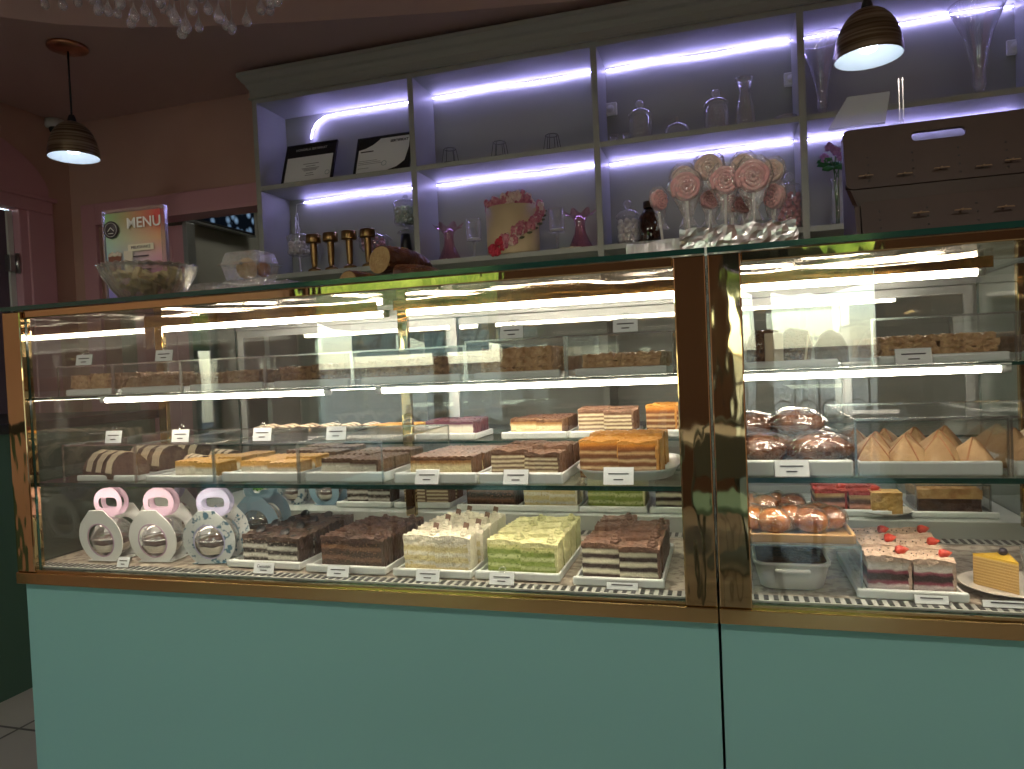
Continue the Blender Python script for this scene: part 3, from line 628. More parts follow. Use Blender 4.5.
MB().lathe([(.001, 0), (.036, 0), (.026, .13), (.022, .165), (.001, .165)], 22).done('column', BLACK, t); MB().lathe([(.024, .165), (.02, .17), (.001, .172)], 18).done('cap', BLACK, t)
stem_jar(407, 'footed glass jar of green sweets standing on the black pedestal', .052, .085, .035, GSW, Z2+.172, 2.06)
def ruffle(px, lab, Y=2.0):
    def wav(a, r, z, k):
        if k >= 7: w = (k-6)/3; return r+.008*w*math.cos(a*7), z+.009*w*math.cos(a*7)
        return r, z
    t = thing('ruffled_vase', lab, 'vase', onshelf(px, Z2, Y)); t2 = MB().lathe([(.001, .003), (.045, .003), (.046, .01), (.036, .03), (.022, .06), (.018, .085), (.02, .10), (.028, .115), (.04, .125), (.056, .132)], 42, wav=wav).done('body', PINKG, t)
    MB().lathe([(.047, 0), (.047, .004), (.040, .006)], 24).done('foot_ring', PINKG, t); t.scale = (1.25, 1.1, 1.32); return t
ruffle(450, 'pink ruffled glass vase left of the flowered box'); ruffle(581, 'pink ruffled glass vase beside the upright, on a small white cloth')
tag(MB().lathe([(.001, .002), (.03, .001), (.065, .001), (.066, .004), (.03, .006), (.001, .006)], 18, wav=lambda a, r, z, k: (r*(1+.08*math.cos(a*5)), z+.001*math.cos(a*9) if k in (2, 3) else z)).done('white_cloth', CREAM), 'small white cloth under the right ruffled vase', 'cloth').location = onshelf(572, Z2, 1.95)
def candle_glass(px, lab, Y=2.0, h=.14):
    t = thing('candle_holder', lab, 'candle holder', onshelf(px, Z2, Y))
    MB().lathe([(.036, .001), (.03, .006), (.006, .012), (.006, h*.45), (.03, h*.48)], 20).done('stem', JAR, t); MB().lathe([(.001, h*.48), (.036, h*.48), (.036, h), (.038, h+.003), (.034, h+.003)], 22).done('cup', JAR, t); MB().lathe([(.001, h*.5), (.033, h*.5), (.033, h*.54), (.001, h*.54)], 16).done('frosted_base', WHITE, t)
candle_glass(475, 'clear glass candle holder left of the flowered box', h=.19); candle_glass(558, 'clear glass candle holder right of the flowered box', h=.20)
# flowered hat box
t = thing('flowered_box', 'cream round box with a cascade of pink flowers', 'flower box', onshelf(514, Z2, 1.985)); t.scale = (1.12, .98, 1.3)
R_ = .112; MB().lathe([(.001, .001), (R_-.004, .001), (R_, .004), (R_, .172), (R_-.006, .172), (R_-.006, .155), (.001, .155)], 36).done('box', mat('cream_card', srgb(205, 186, 150), .6, bump=.04), t)
FL1 = mat('rose_petals', (.42, .10, .16), .7, c2=(.62, .28, .32), scale=70); FL2 = mat('pale_petals', (.62, .42, .40), .7, c2=(.7, .58, .5), scale=70); FL3 = mat('red_petals', (.5, .03, .06), .7)
random.seed(5)
def blossom(m, c, r, mi):
    c = Vector(c)
    for k in range(5):
        a = k*2*PI/5+random.random(); d = Vector((math.cos(a), -abs(math.sin(a))*.5, math.sin(a))); m.ball(c+d*r*.5, r*.55, (1, .7, 1), 1, mi=mi, nz=.2, nf=60)
    m.ball(c, r*.5, sub=1, mi=mi)
fl = []
for k in range(26):
    s = k/25; a = math.radians(205+70*math.sin(s*3)); 
    # crown over the top then down the right side to the bottom middle
    if s < .45: u = s/.45; ang = math.radians(200+150*u); rr = R_*.8; z = .178+.015*math.sin(u*PI)
    else: u = (s-.45)/.55; ang = math.radians(362-118*u**1.5); rr = R_+.006; z = .172-.150*u
    for j in range(5):
        c = (rr*math.cos(ang)+random.uniform(-.015, .015), rr*math.sin(ang)+random.uniform(-.006, .006), z+random.uniform(-.018, .018)); fl.append((c, random.uniform(.012, .019), random.choice((0, 0, 1, 1, 0)) if k < 24 else 2))
for c, r, mi in fl:
    m = MB(); blossom(m, c, r, 0); m.done('flower', [FL1, FL2, FL3][mi], t)
m = MB()
for k in range(4): m.tube([(-.02+.006*k, -.03, .17), (-.03+.02*k, -.04, .215+.01*(k % 2))], .0009, 4)
for k in range(8): a = math.radians(360-100*(k/8)**1.5); m.ball(((R_+.014)*math.cos(a)+.012, (R_+.014)*math.sin(a), .15-.135*k/8), .010, (1.3, .4, .5), 1)
m.done('leaves', mat('dull_leaf', (.09, .10, .05), .7), t)
# jars beside the lollipops
jar(629, Z2, .046, .10, 'lidded glass jar of pale nuts left of the amber jar', Y=1.95, fill=f_ball(WSW), fh=.085)
t = thing('amber_bottle', 'dark amber jar with brown cap full of wafer rolls', 'bottle', onshelf(651, Z2, 1.93))
MB().lathe([(.001, .003), (.042, .003), (.044, .01), (.044, .09), (.03, .115), (.022, .12), (.022, .135)], 22).done('body', glass('amber_glass', (.30, .14, .07), .08, edge=.5, power=2.4), t); MB().lathe([(.025, .128), (.025, .152), (.001, .152)], 20).done('cap', mat('brown_cap', (.03, .015, .008), .4), t)
m = MB()
for q in range(4):
    for j in range(6): a = j*PI/3+q*.5; c = Vector((.030*math.cos(a), .030*math.sin(a), .018+q*.024)); d = Vector((math.cos(a), math.sin(a), 0)); m.cyl(c-d*.008, c+d*.009, .0105, seg=10); 
m.done('wafer_rolls', BSW, t)['kind'] = 'stuff'; t.scale = (1.15,)*3
jar(790, Z2, .05, .135, 'tall lidded glass jar of pink sweets right of the lollipops', Y=1.95, fill=f_ball(PSW), fh=.12)
# flower in vase, bay 4
t = thing('flower_vase', 'slim glass vase of lilac roses left of the brown stand', 'vase', onshelf(838, Z2, 1.97))
MB().lathe([(.001, .003), (.024, .003), (.022, .06), (.018, .18), (.026, .2)], 18).done('vase', JAR, t)
m = MB()
for k in range(5): m.tube([(.006*math.cos(k), .006*math.sin(k), .01), (.01*math.cos(k*2), .008, .2), (-.03+.014*k, .005*(k % 2), .29)], .002, 5)
m.done('stem', mat('stem_green', (.04, .12, .03), .6), t); m = MB()
for k in range(9): a = k*1.3; m.ball((.045*math.cos(a)-.008, .02*math.sin(a), .24+.012*(k % 4)), .022, (1.2, .5, .55), 1, nz=.2)
m.done('leaf', mat('leaf_green', (.03, .16, .05), .6), t)
for k in range(5):
    m = MB(); blossom(m, (-.045+.022*k, -.012+.012*(k % 2), .285+.022*((k*2) % 3)), .021, 0); m.done('rose', mat('lilac_petals', (.38, .2, .42), .7), t)

# ================================================================== PENDANTS, CHANDELIER, SPOT
def pendant(top, lab, cordl, group):
    t = thing('pendant_lamp', lab, 'pendant lamp', (top.x, top.y, ZC), group=group)
    zb = -cordl
    MB().lathe([(.001, 0), (.085, 0), (.085, -.012), (.03, -.022), (.001, -.024)], 24).done('ceiling_rose', COPPER, t)
    MB().cyl((0, 0, -.02), (0, 0, zb), .0045, seg=6).done('cord', BLACK, t)
    MB().lathe([(.012, zb+.03), (.018, zb+.01), (.02, zb-.005), (.012, zb-.02)], 14).done('cord_grip', BLACK, t)
    sm = MATS.get('striped_shade')
    if not sm:
        sm, nt, out = nm('striped_shade'); b = N(nt, 'ShaderNodeBsdfPrincipled'); b.inputs['Roughness'].default_value = .3; b.inputs['Metallic'].default_value = .8; L(nt, b.outputs[0], out.inputs[0])
        tc = N(nt, 'ShaderNodeTexCoord'); mp = N(nt, 'ShaderNodeMapping'); mp.inputs['Scale'].default_value = (2, 2, 90); L(nt, tc.outputs['Object'], mp.inputs[0]); n = N(nt, 'ShaderNodeTexNoise'); n.inputs['Scale'].default_value = 1; L(nt, mp.outputs[0], n.inputs[0])
        r = N(nt, 'ShaderNodeValToRGB'); r.color_ramp.elements[0].position = .4; r.color_ramp.elements[1].position = .62; r.color_ramp.elements[0].color = (.16, .12, .07, 1); r.color_ramp.elements[1].color = (.42, .36, .25, 1); L(nt, n.outputs[0], r.inputs[0]); L(nt, r.outputs[0], b.inputs['Base Color']); MATS['striped_shade'] = sm
    R, H = .108, .165
    prof = [(.014, zb)]+[(R*math.sin(a)**.9*.98+.002, zb-H+H*math.cos(a)) for a in [k*PI/2/9 for k in range(1, 9)]]+[(R, zb-H)]
    inn = [(r*.97-.001, z-.003) for r, z in prof[::-1]]; inn[0] = (R*.975, zb-H)
    m = MB(); m.lathe(prof, 30); m.done('shade', sm, t, 'bronze striped dome shade')
    MB().lathe(inn, 30).done('shade_lining', mat('shade_white', (.75, .8, .85), .45), t, 'white inside of the shade')
    MB().lathe([(.018, zb-.02), (.02, zb-.06), (.016, zb-.065)], 12).done('socket', BLACK, t)
    m = MB(); m.lathe([(.014, zb-.06), (.03, zb-.09), (.034, zb-.115), (.026, zb-.14), (.001, zb-.15)], 16); m.done('bulb', BULB, t, 'cool white bulb')
pendant(Vector((-2.83, 1.37, ZC)), 'bronze dome pendant lamp hanging at the left by the door', .345, 'dome pendants')
pendant(atY(868, 40, 1.42), 'bronze dome pendant lamp hanging before the shelves at the right', .41, 'dome pendants')
# chandelier of glass drops
cc = Vector((-1.62, .62, ZR)); t = thing('chandelier', 'chandelier of clear glass drops on fine wires', 'chandelier', cc)
MB().lathe([(.001, 0), (.46, 0), (.46, -.02), (.001, -.022)], 40).done('ceiling_plate', STEEL, t)
CRY = glass('crystal', (.90, .90, .95), .24, edge=.3, power=2, haze=.3)
wires = MB(); random.seed(11); low = [(45, 7), (63, 8), (78, 5), (98, 13), (108, 14), (131, 26), (134, 19), (145, 14), (152, 24), (170, 15), (175, 22), (182, 36), (186, 30), (199, 30), (208, 12), (219, 20), (226, 28), (232, 30), (247, 24), (261, 12), (271, 6), (277, 3), (92, 2), (120, 6), (160, 5), (192, 12)]
m0 = MB(); m0.lathe([(.001, .034), (.0022, .024), (.0065, .013), (.0110, .004), (.0108, -.004), (.0065, -.0105), (.0005, -.0125)], 10); dm = m0.mesh('drop', CRY); k = 0
spots = []
for px, py in low:
    Y = .62+random.uniform(-.28, .28)*(1-((px-160)/150)**2 if abs(px-160) < 140 else .1); p = atY(px, py-2.5, Y); spots.append(p)
for q in range(44): a, r = q*2.4, .07+.37*math.sqrt(q/44); spots.append(Vector((cc.x+r*math.cos(a), cc.y+r*math.sin(a), 2.47+.25*random.random())))
for p in spots:
    o = bpy.data.objects.new('drop', dm); C.objects.link(o); o.parent = t; o.location = p-cc; o.scale = (1.3,)*3
    wires.cyl(p-cc+Vector((0, 0, .032)), (p.x-cc.x, p.y-cc.y, -.02), .0006, seg=3)
wires.done('wires', STEEL, t)
p = atZ(160, 12, ZR); t = thing('ceiling_spot', 'round recessed ceiling spot with copper rim above the chandelier', 'spot light', (p.x, p.y, ZR))
MB().lathe([(.045, -.001), (.06, -.004), (.066, -.001)], 24).done('rim', COPPER, t); MB().lathe([(.001, -.003), (.045, -.003)], 20).done('lamp_face', glow('warm_spot', (1, .85, .62), 12), t)

# ================================================================== ON TOP OF THE CASES
ZG = ZT+.0005
# menu holder
MC = []
def menu_mat():
    m, nt, out = nm('menu_print'); b = N(nt, 'ShaderNodeBsdfPrincipled'); b.inputs['Roughness'].default_value = .3; L(nt, b.outputs[0], out.inputs[0])
    tc = N(nt, 'ShaderNodeTexCoord'); s = N(nt, 'ShaderNodeSeparateXYZ'); L(nt, tc.outputs['Generated'], s.inputs[0])
    def ramp(src, st):
        r = N(nt, 'ShaderNodeValToRGB'); e = r.color_ramp.elements
        for i, (p, c) in enumerate(st):
            el = e[i] if i < 2 else e.new(p); el.position = p; el.color = col(srgb(*c))
        L(nt, src, r.inputs[0]); return r.outputs[0]
    a = ramp(s.outputs[2], [(0, (80, 105, 215)), (.25, (150, 145, 225)), (.5, (165, 215, 230)), (.75, (185, 235, 205)), (.95, (140, 205, 140))])
    c = ramp(s.outputs[2], [(0, (170, 130, 215)), (.3, (225, 130, 215)), (.55, (245, 180, 195)), (.72, (250, 190, 140)), (.9, (235, 70, 80))])
    n = N(nt, 'ShaderNodeTexNoise'); n.inputs['Scale'].default_value = 9; L(nt, tc.outputs['Object'], n.inputs[0])
    ad = N(nt, 'ShaderNodeMath', operation='MULTIPLY_ADD', use_clamp=True); L(nt, n.outputs[0], ad.inputs[0]); ad.inputs[1].default_value = .06; L(nt, s.outputs[0], ad.inputs[2])
    x = N(nt, 'ShaderNodeMix', data_type='RGBA'); L(nt, ad.outputs[0], x.inputs['Factor']); L(nt, a, x.inputs['A']); L(nt, c, x.inputs['B']); L(nt, x.outputs['Result'], b.inputs['Base Color']); L(nt, x.outputs['Result'], b.inputs['Emission Color']); b.inputs['Emission Strength'].default_value = 0; return m
t = thing('menu_stand', 'colourful MENU card in an acrylic stand on the left case', 'menu', (-1.512, .32, ZG), math.radians(3))
W, H = .099, .285
MB().box(-W+.004, W-.004, -.001, .001, .008, H-.006).done('menu_card', menu_mat(), t)
m = MB(); m.box(-W, W, -.005, -.002, .002, H); m.box(-W, W, .002, .005, .002, H); m.done('acrylic_sleeve', ACR, t)
m = MB(); m.box(-W-.002, -W+.002, -.006, .006, 0, H); m.box(W-.012, W+.002, -.006, .006, 0, H); m.box(-W, W, -.006, .006, H-.004, H+.003); m.box(-W, W, -.04, .04, 0, .004); m.done('sleeve_edge', ACRE, t)
WI = mat('menu_white', (.85, .85, .82), .5)
text('title', 'MENU', .040, T(.034, -.0062, H-.040) @ RX, WI, t, bold=.0005, sx=1)
m = MB(); m.lathe([(.001, 0), (.024, 0), (.024, .0015), (.001, .0015)], 24, M=T(-.072, -.0055, H-.052) @ RX); m.done('logo_disc', mat('logo_dark', (.06, .05, .06), .5), t)
m = MB(); m.tube([(.019*math.cos(a)-.072, -.0075, .019*math.sin(a)+H-.052) for a in [k*PI/10 for k in range(20)]], .0006, 4, closed=True); m.tube([(-.082, -.0075, H-.056), (-.072, -.0075, H-.046), (-.062, -.0075, H-.056)], .0012, 4); m.tube([(-.08, -.0075, H-.062), (-.064, -.0075, H-.062)], .001, 4); m.done('logo_lines', WI, t)
m = MB(); m.box(-.02, .062, -.0062, -.0054, .17, .188); m.done('heading_strip', mat('strip_cream', (.8, .76, .6), .6), t); text('heading', 'MILKSHAKE', .012, T(.021, -.0066, .179) @ RX, mat('menu_ink', (.1, .07, .09), .6), t)
for k, (z, w_) in enumerate(((.155, .05), (.136, .07), (.118, .06), (.10, .07), (.084, .045))):
    MB().box(.02-w_/2, .02+w_/2, -.0062, -.0054, z-.0016, z+.0016).done('text_line', MATS['menu_ink'], t)
m = MB(); m.prism([(-.086, .16), (-.083, .115), (-.074, .10), (-.056, .10), (-.047, .115), (-.044, .16)], .0054, .006, RX); m.done('shake_picture', mat('shake_brown', (.22, .08, .05), .6), t)
m = MB(); m.prism([(-.035, .172), (-.033, .115), (-.025, .10), (-.014, .10), (-.008, .115), (-.006, .172)], .0054, .006, RX)
for q in range(5): m.ball((-.08+.008*q, -.0056, .163+.004*(q % 2)), .007, (1, .1, 1), 1)
m.done('cream_picture', mat('shake_cream', (.72, .66, .55), .6), t)
m = MB(); m.box(-.088, -.04, -.006, -.0054, .092, .097); m.box(-.068, -.06, -.006, -.0054, .078, .1); m.box(-.085, -.045, -.006, -.0054, .072, .078); m.done('glass_picture', WI, t)
# glass bowl of wafers
bp = Vector((-1.362, .20, ZG)); t = thing('glass_bowl', 'ribbed glass bowl full of pale wafers on the left case', 'bowl', bp)
def wv(a, r, z, k): return (r+(.003 if k > 1 else 0)*math.cos(a*30), z+(.0018*math.cos(a*30) if k > 4 else 0))
t.scale = (.86, .86, .88); MB().lathe([(.001, .004), (.055, .004), (.075, .02), (.10, .05), (.122, .085), (.132, .110), (.134, .114), (.12, .088), (.098, .055), (.07, .026), (.001, .012)], 120, wav=wv).done('bowl', glass('yellowish_glass', (.97, .96, .86), .15, edge=.15, power=2, haze=.3), t)
random.seed(3); WAF = mat('wafer', (.66, .55, .33), .7, c2=(.74, .66, .46), scale=40, bump=.3)
for k in range(34):
    a = k*2.4; r = .066*math.sqrt(k/34.); m = MB(); m.box(-.017, .017, -.012, .012, -.004, .004, bev=.002, M=T(bp.x+r*math.cos(a), bp.y+r*math.sin(a), ZG+.034+.010*(k % 5)+r*.25) @ Matrix.Rotation(random.uniform(-1, 1), 4, 'X') @ Matrix.Rotation(random.uniform(0, 3), 4, 'Z') @ Matrix.Rotation(random.uniform(-1, 1), 4, 'Y'))
    tag(m.done('wafer', WAF), 'pale wafer lying in the ribbed glass bowl', 'wafer', 'wafers in the glass bowl')
# clear clamshell tubs
def clam(loc, w, d, h, lab, fillm, n, rz=0, fz=1.0, balls=True):
    t = thing('clamshell_box', lab, 'food box', loc, rz); m = MB()
    lo_, hi_ = [(-w*.42, -d*.42), (w*.42, -d*.42), (w*.42, d*.42), (-w*.42, d*.42)], [(-w/2, -d/2), (w/2, -d/2), (w/2, d/2), (-w/2, d/2)]
    def shell(m, A, za, B, zb, cap):
        a = [m.b.verts.new((x, y, za)) for x, y in A]; b = [m.b.verts.new((x, y, zb)) for x, y in B]
        for i in range(4): m.b.faces.new((a[i], a[(i+1) % 4], b[(i+1) % 4], b[i]))
        m.b.faces.new(a if cap == 0 else b)
    shell(m, lo_, .002, hi_, h*.55, 0); m.done('tray', FILM, t); m = MB(); shell(m, hi_, h*.57, lo_, h, 1); m.done('lid', FILM, t)
    m = MB(); m.box(-w/2-.006, w/2+.006, -d/2-.006, -d/2, h*.54, h*.58); m.box(-w/2-.006, w/2+.006, d/2, d/2+.006, h*.54, h*.58); m.box(-w/2-.006, -w/2, -d/2, d/2, h*.54, h*.58); m.box(w/2, w/2+.006, -d/2, d/2, h*.54, h*.58); m.box(-.01, .01, -d/2-.012, -d/2, h*.5, h*.62); m.done('rim', ACRE, t)
    return t
BUN = mat('bun_pale', (.62, .46, .26), .6, c2=(.45, .26, .11), scale=22, bump=.2); BISC = mat('biscuit_orange', (.42, .18, .07), .6, c2=(.30, .11, .04), scale=30, bump=.4)
CRUST = mat('dark_crust', (.20, .075, .032), .4, c2=(.07, .025, .011), scale=26, bump=1, bscale=70); CRUMB = mat('crumb', (.55, .38, .18), .8, c2=(.46, .29, .12), scale=60, bump=.5, bscale=120)
c1 = Vector((-1.10, .26, ZG)); clam(c1, .125, .10, .05, 'clear plastic box of orange biscuits, lower of the stacked pair', None, 0)
clam(c1+Vector((-.006, 0, .051)), .105, .09, .07, 'clear plastic box with a round pale bun, stacked on the biscuit box', None, 0)
m = MB()
for x in (-.03, .028):
    o = tag(MB().ball((0, 0, 0), .024, (1.1, 1, .62), 2, nz=.15).done('biscuit', BISC), 'orange biscuit in the lower stacked plastic box, '+('left' if x < 0 else 'right'), 'biscuit'); o.location = c1+Vector((x, -.012, .02))
o = tag(MB().ball((0, 0, 0), .027, (1, .8, 1), 3, nz=.06).done('bun', BUN), 'round pale bun in the upper stacked plastic box', 'bun'); o.location = c1+Vector((-.008, -.012, .051+.031))
o = tag(MB().ball((0, 0, 0), .02, (.9, .9, 1), 2, nz=.1).done('bun', BISC), 'browned roll right of the pale bun in the stacked box', 'bun'); o.location = c1+Vector((.026, .008, .051+.028))
m.b.free()
def closed(px, Y, w, h, lab, foodlab, fm, cat='pastry'):
    p = atY(px, 280, Y); p.z = ZG; clam(p, w, .09, h, lab, None, 0)
    for k, dx in enumerate((-.25, .22)):
        o = tag(MB().ball((0, 0, 0), min(w*.2, .02), (1.1, 1, .7), 2, nz=.15).done('cookie', fm), foodlab+(', left' if k == 0 else ', right'), cat); o.location = p+Vector((w*dx, 0, .018))
closed(214, .2, .075, .042, 'low clear plastic box next to the glass bowl', 'dark cookie in the low box next to the glass bowl', CHOC, 'cookie')
closed(229, .3, .08, .045, 'clear plastic box with a white sticker, left of the stacked boxes', 'dark cookie in the box with the white sticker', CHOC, 'cookie')
closed(283, .26, .09, .042, 'clear plastic box of biscuits right of the stacked boxes', 'orange biscuit in the box right of the stacked boxes', BISC, 'biscuit')
closed(303, .3, .09, .038, 'flat clear plastic box near the brass stands', 'orange biscuit in the flat box near the brass stands', BISC, 'biscuit')
p = atY(228, 288, .235); p.z = ZG+.011; o = tag(MB().box(-.03, .03, -.001, .001, 0, .018).done('price_sticker', PAPER), 'white sticker card at the front of a small plastic box', 'label'); o.location = (p.x, .243, ZG+.005)
# cut brown loaves
def loaf(loc, rz, s, lab):
    t = thing('brown_loaf', lab, 'bread', loc, rz); m = MB(); L_ = 12; rows = []
    for i in range(L_+1):
        u = i/L_; r = math.sqrt(max(0, 1-(u*.98)**2.6)); row = []
        for k in range(20):
            a = 2*PI*k/20; w = 1+.05*noise.noise(Vector((u*5, math.cos(a)*3, math.sin(a)*3)))
            row.append(m.b.verts.new((u*.125, .052*r*w*math.cos(a), .030+.030*r*w*math.sin(a)*(1 if math.sin(a) > 0 else .95)-(.030-.030*r)*.9*(1))))
        rows.append(row)
    for i in range(L_):
        for k in range(20): m.b.faces.new((rows[i][k], rows[i][(k+1) % 20], rows[i+1][(k+1) % 20], rows[i+1][k])).smooth = True
    m.b.faces.new(rows[-1]); m.done('crust', CRUST, t)
    m = MB(); vs = [m.b.verts.new((-.001, .0505*math.cos(2*PI*k/20), .030+.0285*math.sin(2*PI*k/20))) for k in range(20)]; vt = [m.b.verts.new((.004, v.co.y, v.co.z)) for v in vs]
    m.b.faces.new(vs); m.b.faces.new(vt)
    for k in range(20): m.b.faces.new((vs[k], vs[(k+1) % 20], vt[(k+1) % 20], vt[k]))
    m.done('cut_face', CRUMB, t, 'pale crumb of the cut face'); m = MB()
    for k in range(60): u = random.random()*.8; a = random.uniform(.3, 2.8); r = math.sqrt(1-u**2.6); m.ball((u*.125, .053*r*math.cos(a), .030+.031*r*math.sin(a)-(.030-.030*r)*.9), .0013, sub=1)
    m.done('seeds', mat('seeds', (.4, .26, .12), .7), t)['kind'] = 'stuff'; t.scale = (s,)*3; return t
lz = Vector((-.77, .30, ZG+.0055)); sh = thing('bread_paper', 'brown paper sheet under the seeded loaves', 'paper', (0, 0, 0)); MB().lump(-.92, -.58, .22, .42, ZG, ZG+.004, (16, 10, 1), .0015, 40).done('sheet', mat('kraft', (.28, .17, .09), .8), sh)
loaf(lz+Vector((-.09, -.0, 0)), math.radians(55), .95, 'cut half of a seeded brown loaf lying low at the left of the bread pile')
loaf(lz+Vector((-.01, .02, .045)), math.radians(52), 1.15, 'cut half of a seeded brown loaf resting on top of the bread pile')
loaf(lz+Vector((.05, .0, 0)), math.radians(10), 1.0, 'seeded brown loaf lying at the right of the bread pile')
# foil lined tray with lollipops
FOIL = mat('foil', (.80, .80, .80), .28, 1, bump=.5, bscale=18)
t = thing('foil_tray', 'long tray wrapped in crumpled kitchen foil across both cases', 'foil tray', (0, 0, 0), 0)
x0, x1 = -.148, .145; m = MB(); m.lump(x0, x1, .10, .30, ZG, ZG+.036, (46, 24, 5), .0035, 24, topamp=.006); m.done('foil_wrap', FOIL, t)
m = MB(); m.lump(x0+.10, x1+.012, .085, .12, ZG+.012, ZG+.05, (24, 4, 6), .006, 60); m.done('foil_fold', FOIL, t, 'raised crumpled foil fold')
LP = mat('pink_meringue', (.80, .40, .42), .55, c2=(.86, .52, .50), scale=30, bump=.3, bscale=60); LPP = mat('pale_meringue', (.76, .64, .54), .55, c2=(.80, .56, .50), scale=30, bump=.3, bscale=60); STK = mat('paper_stick', (.7, .68, .64), .6)
def lolly(px, py, rpx, Y, mt, lab, yaw=0, tilt=0):
    c = atY(px, py, Y); dist = (c-CO).dot(FW); r = rpx*dist/FL; L_ = c.z-(ZG+.034)
    t = thing('lollipop', lab, 'lollipop', (c.x, Y, ZG+.034), yaw, 'pink swirl lollipops'); t.rotation_euler = (0, tilt, yaw)
    m = MB(); pts = []; n = 110; turns = 3.6
    for i in range(n): u = i/(n-1); a = u*turns*2*PI; rr = r*(.06+.86*u); pts.append((rr*math.cos(a)*(1+.04*math.sin(a*5)), -.003-.006*(1-u)+.0015*math.sin(a*9), L_+rr*math.sin(a)*(1+.04*math.cos(a*4))))
    m.tube(pts, r*.145, 6, rf=lambda u: r*(.10+.06*u)); m.lathe([(.001, 0), (r*.9, 0), (r*.9, .006), (.001, .006)], 20, M=T(0, .006, L_) @ RX); m.done('swirl', mt, t)
    MB().cyl((0, .003, 0), (0, .003, L_-r*.3), .0028, seg=6).done('stick', STK, t)
    def wv(a, q, z, k): return (q*(1+.10*math.cos(a*9+k)+.06*math.cos(a*4+k*2)), z)
    m = MB(); m.lathe([(.008, -L_*.5), (r*.5, -L_*.72 if False else -r*1.5), (r*.75, -r*.9), (r*1.12, 0), (r*.95, r*.75), (r*.5, r*1.25)], 36, wav=wv, M=T(0, 0, L_) @ Matrix.Diagonal((1, .35, 1, 1)))
    m.lathe([(.006, -r*1.4), (.009, -r*2.0), (.018, -r*2.6)], 16, wav=wv, M=T(0, 0, L_) @ Matrix.Diagonal((1, .6, 1, 1))); m.done('wrapper', FILM, t); return t
LL = [(663, 201, 11, .24, LP, 'small pink lollipop at the far left end of the foil tray', .9, -.12), (688, 187, 15, .22, LP, 'pink swirl lollipop second from the left, facing front', .1, -.03), (684, 178, 12, .29, LPP, 'pale lollipop mostly hidden behind the second from the left', .2, 0),
      (709, 168, 14, .30, LPP, 'cream coloured lollipop standing tall at the back left', .1, 0), (708, 200, 10, .25, LP, 'low pink lollipop between the two left front swirls', .2, .05), (724, 181, 14.5, .21, LP, 'pink swirl lollipop in the middle of the front row', .1, .02),
      (732, 204, 9, .28, LP, 'low dim pink lollipop behind the front row centre', 0, 0), (744, 166, 12, .30, LPP, 'pale lollipop peeping out behind the biggest swirl', 0, 0), (752, 177, 17, .20, LP, 'biggest pink swirl lollipop, right of centre', -.1, .02), (768, 172, 12, .29, LPP, 'pale lollipop at the back right', -.2, .05),
      (769, 198, 13, .24, LP, 'tilted pink lollipop at the right end of the tray', -.9, .18), (744, 205, 9, .27, LP, 'low pink lollipop below the biggest swirl', .2, 0)]
for a in LL: lolly(*a)
# clear acrylic stand
p = atY(870, 122, .47); t = thing('acrylic_stand', 'empty clear acrylic stand with a sloping plate above the brown rack', 'stand', (p.x, .47, ZG))
m = MB(); h = p.z-ZG; m.box(.058, .066, -.004, .0, 0, h+.085); m.box(-.08, .066, -.004, 0, h-.01, h-.006); m.done('upright', ACR, t)
m = MB(); m.box(.0575, .0590, -.0045, .0005, 0, h+.085); m.box(.0650, .0665, -.0045, .0005, 0, h+.085); m.box(-.08, .066, -.0045, .0005, h-.0115, h-.0105); m.box(.0, .066, -.03, .05, 0, .004); m.done('upright_edge', ACRE, t)
fp, nt, out = nm('whitened_plate'); b_ = N(nt, 'ShaderNodeBsdfPrincipled'); b_.inputs['Base Color'].default_value = (.75, .82, .86, 1); b_.inputs['Roughness'].default_value = .25; b_.inputs['Alpha'].default_value = .38; L(nt, b_.outputs[0], out.inputs[0])  # pale tint on the clear plate stands in for the pendant's reflection
m = MB(); q = [(-.085, 0, h-.008), (.03, 0, h-.008), (.06, .09, h+.085), (-.03, .09, h+.085)]; a = [m.b.verts.new(v) for v in q]; b = [m.b.verts.new((v[0], v[1]-.002, v[2]+.004)) for v in q]; m.b.faces.new(a); m.b.faces.new(b)
for i in range(4): m.b.faces.new((a[i], a[(i+1) % 4], b[(i+1) % 4], b[i]))
m.done('sloping_plate', fp, t)
# brown rack of two sloping boards
RK = mat('brown_board', (.055, .030, .020), .5, c2=(.045, .024, .016), scale=8, bump=.03)
t = thing('stepped_rack', 'dark brown two tier sloping display rack with a long handle slot', 'rack', (.285, .20, ZG))
def rrect(x0, x1, z0, z1, r, n=5):
    P = []
    for cx, cz, a0 in ((x1-r, z1-r, 0), (x0+r, z1-r, 90), (x0+r, z0+r, 180), (x1-r, z0+r, 270)):
        for k in range(n+1): a = math.radians(a0+90*k/n); P.append((cx+r*math.cos(a), cz+r*math.sin(a)))
    return P
Wd = .60
MU = T(0, .19, .152) @ Matrix.Rotation(math.radians(-13), 4, 'X') @ RX; ML = T(0, .080, .006) @ Matrix.Rotation(math.radians(-16), 4, 'X') @ RX
m = MB(); m.ring(rrect(0, Wd, 0, .137, .014), rrect(.132, .232, .094, .115, .009), -.004, .004, MU); m.done('upper_board', RK, t)
m = MB(); m.prism(rrect(.012, Wd-.012, 0, .106, .008), -.004, .004, ML); m.done('lower_board', RK, t)
m = MB()
for x_ in (.0, Wd-.008):
    m = MB(); m.prism([(.07, 0), (.235, 0), (.235, .27), (.222, .27), (.197, .155), (.185, .15), (.12, .108), (.095, .10)], x_, x_+.008, Matrix(((0, 0, 1, 0), (1, 0, 0, 0), (0, 1, 0, 0), (0, 0, 0, 1)))); m.done('side_board', RK, t)
